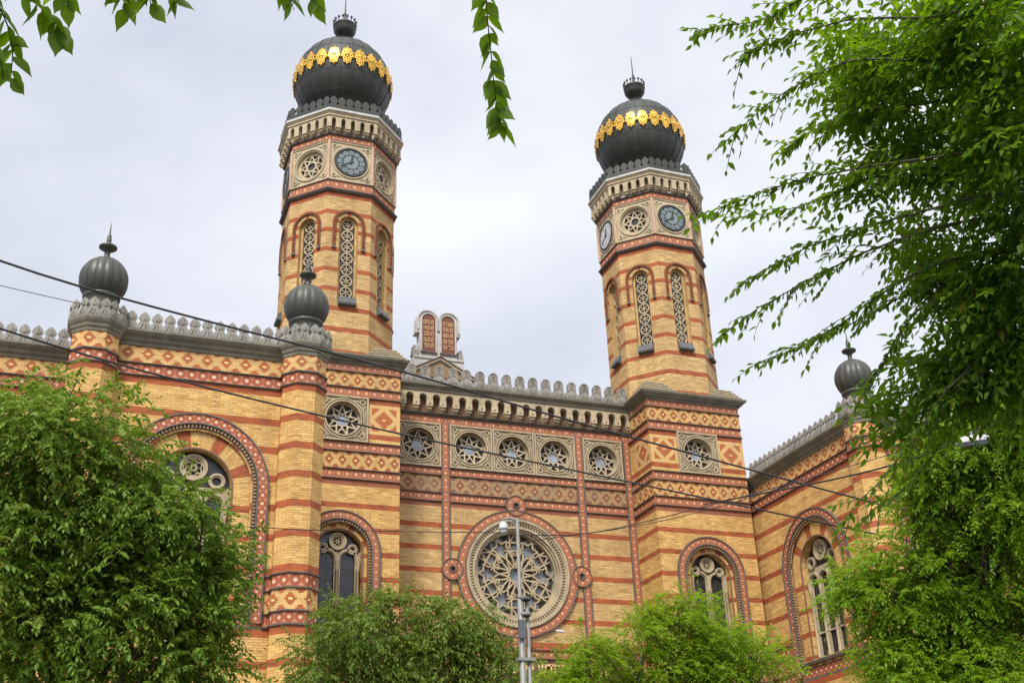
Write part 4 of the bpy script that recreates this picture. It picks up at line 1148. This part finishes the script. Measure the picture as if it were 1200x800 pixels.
def tree(kind, base, lobes, leaf, label, group=None, trunk_r=.16, fork=.45, seed=1, n_spray=220, clump=12, spray_len=(.35, .7), leaves=12, leaf_len=(.085, .125), ratio=.44,
         droop=.45, spread=.8, leaf_droop=.45, opposite=False, mat_leaf='hackberry_leaf', extra=None, shoots=4, upj=.5, flat=.85, cscale=1.0):
    """lobes: (x, y, z, radius) masses of one crown"""
    r = np.random.default_rng(seed)
    e = tag(empty(kind, base), label, 'tree', group)
    tb = MB(); base = np.array(base, float)
    C = np.array([l[:3] for l in lobes]); cen = C.mean(0)
    fk = np.array([base[0] * .7 + cen[0] * .3, base[1] * .7 + cen[1] * .3, max(1.9, cen[2] * fork)])
    tb.tube([base + (fk - base) * t + r.normal(0, .03, 3) * (0 < t < 1) for t in np.linspace(0, 1, 7)], [trunk_r * (1.25 if t == 0 else 1) * (1 - .35 * t) for t in np.linspace(0, 1, 7)], 'bark', 12)
    for l in lobes:
        p = limb(tb, fk, np.array(l[:3]) + np.array([0, .5 * l[3], l[3] * .1]), trunk_r * .34, .014, r, .05)
        for k in range(6):
            u = norm(r.normal(0, 1, 3) + np.array([0, 0, .25]))
            limb(tb, p[3 + k % 3], np.array(l[:3]) + u * l[3] * .85, .022, .006, r, .15, 5, 5)
    O, D = [], []; SH = []
    for l in lobes:
        c = np.array(l[:3]); rad = l[3]
        cc = norm(r.normal(0, 1, (clump, 3))) * rad * r.uniform(.55, 1.0, (clump, 1))
        cc[:, 2] *= flat
        cr = rad * r.uniform(.22, .40, clump) * cscale
        w = cr ** 2 / (cr ** 2).sum(); ns = int(n_spray * rad ** 2)
        for i in range(clump):
            m = max(2, int(ns * w[i]))
            u = norm(r.normal(0, 1, (m, 3))); q = r.uniform(.15, 1, (m, 1)) ** .5
            O.append(c + cc[i] + u * q * cr[i] * np.array([1, 1, min(1, flat * 1.1)])); D.append(norm((u * .75 + norm(cc[i]) * .7 + r.normal(0, .3, (m, 3)) + np.array([0, 0, .05])) * np.array([1, 1, min(1, flat * 1.1)])))
        m = int(ns * .28 * min(1, flat * 1.2))                                    # thin filling inside
        u = norm(r.normal(0, 1, (m, 3))); O.append(c + u * rad * r.uniform(.1, .75, (m, 1))); D.append(norm(u + r.normal(0, .4, (m, 3))))
    O, D = np.concatenate(O), np.concatenate(D)
    if extra is not None: O = np.concatenate([O, extra[0]]); D = np.concatenate([D, extra[1]])
    # long outer shoots that break the outline
    O2, D2 = [], []
    for l in lobes:
        for i in range(shoots):
            u = norm(r.normal(0, 1, 3) + np.array([0, -.2, .25])); o = np.array(l[:3]) + u * l[3] * .75; ln = r.uniform(.35, .8) * (.5 + l[3] * .5)
            d = norm(u + np.array([0, 0, r.uniform(-.1, .5)])); sd = norm(np.cross(d, [0, 0, 1.0])); dr = r.uniform(.2, .6)
            k = np.linspace(0, 1, 5)[:, None]; tb2 = o + d * ln * k - np.array([0, 0, 1]) * dr * ln * k ** 2
            SH.append(tb2)
            for j in np.linspace(.15, 1, max(4, int(ln / .09))):
                O2.append(o + d * ln * j - np.array([0, 0, 1]) * dr * ln * j ** 2)
                D2.append(norm(d * .8 + sd * r.uniform(.3, .9) * r.choice([-1, 1]) - np.array([0, 0, .4 * dr * j]) + r.normal(0, .15, 3)))
    m0 = len(O); O = np.concatenate([O, O2]); D = np.concatenate([D, D2])
    m = len(O)
    P, LD = sprays(O, D, r.uniform(*spray_len, m) * np.where(np.arange(m) < m0, 1, .75), leaves, np.abs(r.normal(droop, .2, m)), r, spread, leaf_droop, opposite)
    for q in SH: tb.tube(q, [.006, .005, .004, .003, .002], 'twig_bark', 4, False)
    tb.build('trunk', e, tuple(base))
    L = r.uniform(*leaf_len, len(P)) * r.choice([1, 1, .8, .6, 1.15], len(P)); W = L * r.uniform(ratio * .85, ratio * 1.15, len(P))
    leaf_object('crown', P, LD, L, W, mat_leaf, e, tuple(base), seed=seed, upj=upj)
    return e

# big street tree on the left
tree('broadleaf_tree', (-16.7, -28.4, .13), [(-16.75, -29.5, 6.75, .80), (-17.4, -29.6, 7.1, .80), (-16.0, -29.5, 6.28, .60), (-17.3, -29.0, 6.1, .95), (-16.05, -29.2, 5.62, .76), (-15.45, -29.5, 5.72, .44),
     (-16.55, -29.1, 5.1, .90), (-15.5, -29.1, 5.0, .60), (-17.4, -29.1, 4.9, .95), (-15.15, -29.25, 5.35, .38), (-16.2, -28.8, 4.2, .9), (-18.0, -29.2, 6.6, .85), (-15.35, -29.0, 4.3, .55), (-18.3, -29.0, 5.3, .95), (-16.9, -28.4, 5.6, .9)],
     'hackberry_leaf', 'dense dark green tree hiding the left wing and its arched window', trunk_r=.17, seed=11, n_spray=680, clump=13, cscale=1.35, shoots=2, leaves=13, leaf_len=(.064, .092), spray_len=(.20, .40), ratio=.45, droop=.35, leaf_droop=.32)
# tree under the left tower window
tree('broadleaf_tree', (-10.6, -21.6, .13), [(-11.9, -22.3, 6.4, .70), (-10.95, -22.0, 6.55, .66), (-10.05, -22.2, 6.45, .64), (-9.3, -22.3, 6.25, .56), (-12.4, -22.0, 5.75, .60), (-11.3, -21.8, 5.6, .85), (-10.3, -22.2, 5.6, .85), (-8.9, -22.4, 5.6, .58), (-10.8, -21.8, 4.6, 1.0), (-12.2, -21.7, 4.7, .8), (-9.3, -22.2, 4.6, .8), (-12.9, -21.8, 5.2, .4)],
     'mid_leaf', 'olive green tree in front of the rose window and left tower base', trunk_r=.15, seed=23, n_spray=620, clump=14, leaves=12, leaf_len=(.070, .105), spray_len=(.28, .55), ratio=.40, droop=.4, leaf_droop=.5, mat_leaf='mid_leaf')
# bright feathery tree under the right tower
tree('locust_tree', (-5.7, -23.3, .13), [(-6.75, -23.5, 6.00, .58), (-5.65, -23.5, 6.45, .62), (-4.75, -23.5, 6.20, .60), (-7.4, -23.2, 5.50, .58), (-5.95, -23.2, 5.65, .85), (-4.7, -23.4, 5.55, .80), (-8.15, -23.25, 5.25, .42), (-3.95, -23.7, 5.70, .42), (-6.1, -23.3, 6.60, .38), (-5.3, -23.5, 6.90, .36), (-6.6, -23.0, 4.75, .9), (-5.0, -23.2, 4.75, .9), (-7.9, -23.0, 4.65, .7), (-7.6, -23.4, 5.90, .32), (-8.5, -23.3, 5.15, .30), (-5.4, -23.3, 6.05, .6), (-3.75, -23.6, 6.05, .26), (-4.2, -23.3, 4.85, .7)],
     'robinia_leaf', 'bright yellow green feathery tree in front of the right tower base', trunk_r=.13, seed=37, n_spray=760, clump=10, shoots=8, flat=.55, leaves=16, leaf_len=(.05, .075), spray_len=(.26, .50), ratio=.42, droop=.35, spread=1.0, leaf_droop=.2, opposite=True, mat_leaf='robinia_leaf')
# tree in front of the right wing
tree('locust_tree', (-4.3, -28.9, .13), [(-4.6, -30.6, 6.5, .85), (-5.1, -30.1, 5.95, .62), (-4.2, -31.1, 7.3, .85), (-5.55, -30.1, 5.45, .48), (-3.9, -30.4, 5.7, .85), (-4.5, -29.8, 5.0, .80), (-5.75, -29.7, 5.95, .40), (-4.3, -31.3, 6.4, .75), (-4.95, -30.7, 7.1, .62), (-4.2, -29.8, 4.4, .95), (-5.0, -29.5, 4.6, .55), (-5.95, -29.65, 5.55, .30), (-5.5, -29.7, 5.0, .36), (-4.6, -30.0, 5.5, .7), (-5.0, -30.3, 6.5, .5), (-5.35, -30.7, 7.05, .28), (-3.6, -30.3, 4.7, .9), (-3.4, -31.0, 6.6, .9), (-4.75, -31.4, 7.45, .55), (-5.3, -30.9, 7.3, .34), (-4.9, -29.9, 3.8, .9), (-4.1, -30.6, 3.9, .9), (-5.6, -29.8, 4.35, .38), (-5.29, -31.13, 7.40, 0.45),(-4.72, -31.80, 7.66, 0.55),(-4.93, -31.34, 7.09, 0.50),(-4.52, -31.73, 7.06, 0.50),(-5.98, -29.50, 5.56, 0.34),(-5.61, -29.57, 4.68, 0.45), (-4.55, -32.3, 7.75, .5), (-4.0, -31.9, 7.6, .6)],
     'elm_leaf', 'bright green leafy tree hiding most of the right wing', trunk_r=.15, seed=53, n_spray=800, clump=10, shoots=9, flat=.5, leaves=15, leaf_len=(.050, .080), spray_len=(.24, .46), ratio=.44, droop=.4, spread=1.0, leaf_droop=.3, opposite=True, mat_leaf='elm_leaf')

# ---- near tree on the right: long drooping branches with leaves on both sides
BR = [[(-12.10,-40.28,6.41),(-12.74,-39.94,6.27),(-13.28,-39.72,6.22),(-13.57,-39.52,6.10),(-13.93,-39.36,6.03)],
[(-12.04,-40.17,6.27),(-12.62,-39.88,6.11),(-13.09,-39.73,6.07),(-13.43,-39.53,6.00),(-13.66,-39.39,5.87)],
[(-11.89,-39.96,6.11),(-12.44,-39.64,6.04),(-12.93,-39.49,6.03),(-13.26,-39.26,5.91),(-13.54,-39.01,5.70)],
[(-11.70,-39.73,6.03),(-12.26,-39.39,5.96),(-12.71,-39.23,5.90),(-12.99,-39.08,5.82),(-13.16,-38.98,5.69)],
[(-11.87,-39.73,5.49),(-12.36,-39.52,5.47),(-12.86,-39.31,5.42),(-13.25,-39.10,5.36),(-13.65,-38.88,5.24)],
[(-11.45,-39.35,5.71),(-12.00,-39.07,5.69),(-12.47,-38.92,5.66),(-12.80,-38.72,5.56),(-13.27,-38.46,5.49)],
[(-11.79,-39.65,5.29),(-12.27,-39.41,5.24),(-12.63,-39.16,5.17),(-13.01,-38.92,5.07),(-13.33,-38.71,4.89)],
[(-11.62,-39.46,5.24),(-12.12,-39.23,5.23),(-12.59,-39.00,5.10),(-12.97,-38.72,4.93),(-13.38,-38.41,4.66)],
[(-11.58,-39.36,5.07),(-12.08,-39.13,5.05),(-12.48,-38.96,4.91),(-12.85,-38.65,4.67),(-13.24,-38.41,4.51)],
[(-11.41,-39.15,4.97),(-11.86,-39.00,4.99),(-12.22,-38.85,4.83),(-12.40,-38.67,4.55),(-12.55,-38.56,4.31)],
[(-11.30,-39.10,5.20),(-11.74,-38.89,5.12),(-12.09,-38.65,5.04),(-12.41,-38.43,4.89),(-12.74,-38.24,4.78)],
[(-11.33,-39.02,4.64),(-11.73,-38.88,4.60),(-12.06,-38.74,4.39),(-12.31,-38.50,4.07),(-12.68,-38.19,3.69)],
[(-11.19,-38.90,4.71),(-11.41,-38.59,4.59),(-11.61,-38.28,4.39),(-11.95,-38.09,4.02),(-12.31,-37.99,3.80)]]
NL = [(-12.27,-39.63,6.21,.36),(-12.05,-39.78,5.55,.40),(-11.94,-38.98,5.92,.42),(-11.80,-39.27,5.11,.40),(-11.82,-38.60,5.38,.36),(-11.50,-38.62,4.92,.40),(-11.62,-38.38,4.66,.30),(-11.45,-38.87,4.44,.40),(-12.24,-39.04,6.28,.32),(-12.29,-39.28,6.57,.40),(-12.20,-40.0,5.95,.42),(-11.4,-39.4,5.6,.55),(-11.2,-39.0,5.0,.5),(-11.6,-39.9,6.4,.6),(-11.3,-38.9,6.3,.6),(-11.86, -38.41, 4.52, 0.26),(-12.04, -38.29, 4.32, 0.18),(-11.60, -38.60, 4.45, 0.22),(-11.67, -38.96, 4.62, 0.35),(-12.74, -39.37, 6.24, 0.20),(-12.60, -39.11, 6.02, 0.20),(-12.44, -38.97, 5.69, 0.20),(-9.1,-39.7,6.6,.75),(-9.8,-39.8,5.8,.5),(-8.8,-39.6,5.2,.7),(-8.6,-40.2,6.0,.7),(-10.0,-39.1,5.4,.5)]
def catmull(p, n=8):
    p = [np.array(q) for q in p]; p = [2 * p[0] - p[1]] + p + [2 * p[-1] - p[-2]]; out = []
    for i in range(1, len(p) - 2):
        for t in np.linspace(0, 1, n, endpoint=False):
            out.append(.5 * (2 * p[i] + (p[i + 1] - p[i - 1]) * t + (2 * p[i - 1] - 5 * p[i] + 4 * p[i + 1] - p[i + 2]) * t ** 2 + (3 * p[i] - p[i - 1] - 3 * p[i + 1] + p[i + 2]) * t ** 3))
    return np.array(out + [p[-2]])
def near_tree():
    r = np.random.default_rng(71); base = np.array([-9.2, -39.9, .0])
    hubs = [np.array(h) for h in ((-11.15, -39.95, 6.25), (-11.0, -39.5, 5.6), (-10.9, -39.2, 5.05), (-10.8, -38.8, 4.65), (-10.7, -39.4, 6.4))]
    e = tag(empty('broadleaf_tree', tuple(base)), 'near tree reaching in from the upper right with long drooping leafy branches', 'tree')
    tb = MB(); top = np.array([-9.35, -39.85, 3.4])
    tb.tube([base, base + (top - base) * .33 + np.array([.03, .02, 0]), base + (top - base) * .66, top, top + np.array([.1, -.1, 1.3]), top + np.array([.35, 0, 2.9])], [.20, .165, .15, .13, .09, .04], 'bark', 12)
    for i, h in enumerate(hubs): limb(tb, top + np.array([0, 0, -.5 + .28 * i]), h, .07, .030, r, .10, 8, 8)
    def hub(p): return min(hubs, key=lambda h: np.linalg.norm(h - np.array(p)))
    PP, DD, LL = [], [], []
    for b in BR:
        q = catmull(b); limb(tb, hub(b[0]), b[0], .022, .012, r, .10)
        q = q + np.cumsum(r.normal(0, .006, q.shape), 0) * np.linspace(0, 1, len(q))[:, None]
        tb.tube(q, list(np.linspace(.011, .002, len(q))), 'twig_bark', 5)
        Ltot = np.linalg.norm(np.diff(q, axis=0), axis=1).sum()
        nt = int(Ltot / .075)
        for i in range(nt):
            s = (i + r.uniform(.2, .8)) / nt; j = min(len(q) - 2, int(s * (len(q) - 1)))
            T = norm(q[j + 1] - q[j]); o = q[j] + (q[j + 1] - q[j]) * (s * (len(q) - 1) - j)
            S = norm(np.cross(T, np.array([0, 0, 1.0]))) * (1 if i % 2 else -1)
            d = norm(T * 1.0 + S * r.uniform(.25, 1.0) + np.array([0, 0, r.normal(0, .30)]))
            ln = r.uniform(.16, .42) * (1 - .55 * s) + .04
            n = max(4, int(ln / .030)); dr = abs(r.normal(.22, .18))
            P, LD = sprays(o[None], d[None], np.array([ln]), n, np.array([dr]), r, .8, .22)
            PP.append(P); DD.append(LD); LL.append(r.uniform(.052, .088, n) * (1 - .3 * np.arange(n) / n))
            k = np.linspace(0, 1, 5)[:, None]; tb.tube(o + d * ln * k - np.array([0, 0, 1]) * dr * ln * k ** 2, [.0035, .003, .0025, .002, .001], 'twig_bark', 4, False)
        n = int(Ltot * .45 / .024); ss = np.linspace(.55, 1, n); idx = np.minimum(len(q) - 2, (ss * (len(q) - 1)).astype(int))
        T = norm(q[idx + 1] - q[idx]); S = norm(np.cross(T, np.array([0, 0, 1.0]))) * np.where(np.arange(n) % 2, 1, -1)[:, None]
        PP.append(q[idx] + (q[idx + 1] - q[idx]) * (ss * (len(q) - 1) - idx)[:, None]); DD.append(T * .6 + S * .8 + r.normal(0, .2, (n, 3)) - np.array([0, 0, .3])); LL.append(r.uniform(.05, .085, n))
    for l in NL:
        c = np.array(l[:3]); limb(tb, hub(c), c, .016, .004, r, .12)
        cl = norm(r.normal(0, 1, (9, 3))) * l[3] * r.uniform(.3, 1.0, (9, 1))
        m = int(140 * (l[3] / .4) ** 2); u = norm(r.normal(0, 1, (m, 3)))
        O = c + cl[r.integers(0, 9, m)] + u * l[3] * .42 * r.uniform(0, 1, (m, 1)); D = norm(u * .6 + np.array([-.45, .3, -.1]) + r.normal(0, .3, (m, 3)))
        P, LD = sprays(O, D, r.uniform(.16, .38, m), 9, np.abs(r.normal(.25, .2, m)), r, .85, .22)
        PP.append(P); DD.append(LD); LL.append(r.uniform(.055, .09, len(P)))
    tb.build('trunk', e, tuple(base))
    P, D, L = np.concatenate(PP), np.concatenate(DD), np.concatenate(LL)
    leaf_object('crown', P, D, L, L * r.uniform(.38, .50, len(L)), 'near_leaf', e, tuple(base), seed=5, upj=.5, fine=True)
near_tree()

# ---- tree overhead behind the camera: only hanging twig ends come into view
HG = [[(-17.39,-40.31,4.68),(-17.30,-40.22,4.59),(-17.25,-40.14,4.51),(-17.24,-40.05,4.39)],[(-17.45,-40.31,4.51),(-17.32,-40.24,4.45),(-17.25,-40.15,4.35)],[(-17.37,-40.33,4.71),(-17.22,-40.25,4.64),(-17.13,-40.21,4.60),(-17.08,-40.16,4.55)],
[(-17.17,-40.19,4.89),(-17.13,-40.12,4.82),(-17.09,-40.08,4.77)],[(-17.03,-40.23,4.94),(-16.94,-40.16,4.88),(-16.88,-40.08,4.79)],[(-16.91,-40.32,4.90),(-16.83,-40.25,4.83),(-16.80,-40.19,4.75)],[(-16.79,-40.26,4.99),(-16.75,-40.20,4.92),(-16.70,-40.13,4.84)],
[(-16.40,-40.18,5.17),(-16.32,-40.13,5.11),(-16.25,-40.05,5.01)],[(-16.27,-40.21,5.19),(-16.22,-40.15,5.12),(-16.17,-40.07,5.02)],[(-15.55,-40.50,5.28),(-15.52,-40.36,5.14),(-15.48,-40.25,5.02),(-15.42,-40.13,4.86),(-15.38,-40.05,4.75),(-15.33,-39.99,4.65)]]
def overhead_tree():
    r = np.random.default_rng(97); base = np.array([-20.2, -44.6, 0.0])
    e = tag(empty('broadleaf_tree', tuple(base)), 'tree overhead whose hanging twig tips show along the top left edge', 'tree')
    tb = MB(); top = np.array([-19.9, -44.2, 4.6])
    tb.tube([base, base + (top - base) * .5 + np.array([.05, 0, 0]), top], [.20, .17, .14], 'bark', 12)
    l1 = limb(tb, top, (-16.9, -40.9, 6.1), .08, .03, r, .05); l2 = limb(tb, l1[3], (-15.3, -40.9, 6.2), .04, .015, r, .04); limb(tb, top, (-19.4, -44.8, 8), .09, .03, r)
    PP, DD, LL = [], [], []
    for b in HG:
        q = catmull(b, 6); a = min(l1 + l2, key=lambda p: np.linalg.norm(p - q[0]))
        limb(tb, a, q[0], .012, .004, r, .05, 5); tb.tube(q, list(np.linspace(.004, .0015, len(q))), 'twig_bark', 5)
        n = max(6, int(np.linalg.norm(np.diff(q, axis=0), axis=1).sum() / .019))
        ss = (np.arange(n) + .7) / n; idx = np.minimum(len(q) - 2, (ss * (len(q) - 1)).astype(int)); T = norm(q[idx + 1] - q[idx])
        S = np.array([[.93, -.36, 0]]) * np.where(np.arange(n) % 2, 1, -1)[:, None]
        PP.append(q[idx]); DD.append(T * .5 + S * r.uniform(.3, .85, (n, 1)) + np.array([0, 0, -.55]) + r.normal(0, .18, (n, 3))); LL.append(r.uniform(.072, .118, n))
    # its own crown above, out of the picture
    for c, rad, m in (((-19.5, -44.5, 8.0), 1.5, 420), ((-18.3, -43.3, 7.2), .9, 200)):
        u = norm(r.normal(0, 1, (m, 3))); P, LD = sprays(np.array(c) + u * rad * r.uniform(.3, 1, (m, 1)), norm(u + r.normal(0, .3, (m, 3))), r.uniform(.3, .5, m), 10, np.full(m, .5), r)
        PP.append(P); DD.append(LD); LL.append(r.uniform(.07, .1, len(P)))
    tb.build('trunk', e, tuple(base))
    P, D, L = np.concatenate(PP), np.concatenate(DD), np.concatenate(LL)
    leaf_object('crown', P, D, L, L * r.uniform(.46, .60, len(L)), 'near_leaf', e, tuple(base), seed=8, fold=.06, upj=.5, fine=True)
overhead_tree()

# ================================================================== STREET FURNITURE AND CABLES
pole = tag(empty('camera_pole', (-9.87, -25.8, .13)), 'slim grey steel pole with a white dome camera on its top arm', 'pole'); PO = (-9.87, -25.8, .13)
m = MB(); m.lathe(-9.87, -25.8, [(.16, .13), (.16, .16), (.062, .2), (.052, 6.2), (.030, 6.24), (.028, 7.60), (0, 7.62)], 14, 'steel'); m.build('pole', pole, PO)
m = MB(); m.lathe(-9.745, -25.78, [(.034, .13), (.034, 6.20), (0, 6.22)], 12, 'steel'); m.build('conduit', pole, PO)
for z in (6.22, 5.96):
    m = MB(); m.lathe(-9.80, -25.79, [(.105, z - .025), (.112, z - .015), (.112, z + .015), (.105, z + .025), (.02, z + .031)], 14, 'zinc' if z > 6.1 else 'steel'); m.build('collar', pole, PO)
for z in (5.2, 4.2, 3.0):
    m = MB(); m.box(-9.96, -9.66, -25.87, -25.72, z, z + .05, 'steel'); m.build('clamp', pole, PO)
m = MB(); m.box(-9.95, -9.83, -25.9, -25.86, 5.55, 5.85, 'zinc'); m.build('junction_box', pole, PO)
m = MB(); m.tube([(-9.87, -25.8, 7.58), (-10.0, -25.76, 7.62), (-10.10, -25.73, 7.60), (-10.10, -25.73, 7.54)], .022, 'steel', 8); m.tube([(-9.87, -25.8, 7.45), (-10.02, -25.75, 7.60)], .012, 'steel', 6); m.build('arm', pole, PO)
m = MB(); m.lathe(-10.10, -25.73, [(.02, 7.56), (.05, 7.54), (.072, 7.50), (.080, 7.44), (.080, 7.42), (.070, 7.42), (.066, 7.38), (.05, 7.345), (.025, 7.328), (0, 7.325)], 18, 'white_paint'); m.build('dome_camera', pole, PO)

def cable(label, pts, rad, sag=0.0, group=None, kind='overhead_cable'):
    m = MB(); q = catmull(pts, 10) if len(pts) > 2 else np.array([np.array(pts[0]) + (np.array(pts[1]) - np.array(pts[0])) * t - np.array([0, 0, 1]) * 4 * sag * t * (1 - t) for t in np.linspace(0, 1, 24)])
    m.tube(q, rad, 'cable_rubber', 6); return tag(m.build(kind), label, 'cable', group)
cable('upper black cable crossing the whole facade and the left turrets', [(-21.58, -30.99, 9.07 + .9), (-18.34, -28.82, 9.67), (-12.53, -27.93, 9.14), (-8.50, -27.52, 8.62), (-.27, -27.32, 7.44), (6.5, -28.4, 6.4)], .017)
cable('lower black cable crossing below the star panels and the left wing', [(-23.0, -31.5, 8.9), (-18.23, -28.41, 8.86), (-13.50, -26.94, 8.67), (-8.22, -26.84, 8.07), (-.26, -27.18, 7.02), (6.5, -28.4, 6.0)], .015)
cable('thin cable rising from the pole towards the right wing', [(-9.85, -25.85, 7.30), (-8.56, -25.87, 7.42), (-6.88, -26.27, 7.80), (-3.69, -26.86, 8.72), (1.32, -28.72, 10.13)], .009)
cable('second thin cable from the pole meeting the first over the right tower base', [(-9.86, -25.82, 7.18), (-7.68, -25.79, 7.62), (-6.25, -26.10, 7.95), (-4.4, -26.6, 8.5)], .007)
cable('thin level cable from the left wing to the pole', [(-19.99, -26.64, 6.9), (-14.47, -26.10, 7.05), (-12.18, -25.65, 7.27), (-9.90, -25.85, 7.34)], .007)
cable('hair thin wire leading to the leftmost turret', [(-30.0, -12.5, 19.3), (-17.7, -10.35, 18.4)], .012, .15)
lc = cable('pale suspension cable that carries the street lamp among the leaves', [(-6.9, -36.2, 6.75), (-7.05, -33.65, 6.50), (-7.03, -31.6, 6.72), (-7.22, -27.6, 7.5)], .012)
lamp = tag(empty('street_lamp', (-7.05, -33.65, 6.5)), 'grey flat street lamp hung on a cable amid right hand foliage', 'street lamp')
LO = (-7.05, -33.65, 6.5); a = R(38)
m = MB(); ca, sa = math.cos(a), math.sin(a)
def lp(u, v, z): return (-7.05 + .62 * (u * ca + v * sa), -33.65 + .62 * (-u * sa + v * ca), 6.46 + (z - 6.46) * .7)
rows = []
for w, l, z in ((.05, .16, 6.47), (.10, .27, 6.44), (.125, .31, 6.40), (.13, .32, 6.36), (.125, .315, 6.345)):
    rows.append([lp(l * math.copysign(abs(math.cos(t)) ** .6, math.cos(t)), w * math.copysign(abs(math.sin(t)) ** .6, math.sin(t)), z) for t in [2 * math.pi * i / 24 for i in range(24)]])
m.grid(rows, 'white_paint'); m.face(rows[0], 'white_paint'); m.build('housing', lamp, LO)
m = MB(); m.grid([[lp(l * math.copysign(abs(math.cos(t)) ** .6, math.cos(t)), w * math.copysign(abs(math.sin(t)) ** .6, math.sin(t)), z) for t in [2 * math.pi * i / 24 for i in range(24)]] for w, l, z in ((.115, .30, 6.344), (.09, .26, 6.31), (.03, .12, 6.295))], 'pale_glass'); m.build('diffuser', lamp, LO)
m = MB(); m.tube([(-7.05, -33.65, 6.46), (-7.05, -33.65, 6.52)], .02, 'steel', 8); m.build('hanger', lamp, LO)
# small lamp on a thin arm off the pole
sl = tag(empty('small_lamp', (-9.15, -25.72, 5.72)), 'small pale lamp head on a thin wire arm right of the pole', 'lamp'); SO = (-9.15, -25.72, 5.72)
m = MB(); m.tube([(-9.22, -25.71, 5.735), (-9.15, -25.72, 5.73), (-9.07, -25.73, 5.715)], [.012, .026, .016], 'white_paint', 10); m.build('housing', sl, SO)
m = MB(); m.tube([(-9.84, -25.8, 5.56), (-9.6, -25.72, 5.62), (-9.36, -25.70, 5.72), (-9.20, -25.712, 5.735)], .008, 'cable_rubber', 6); m.build('arm', sl, SO)
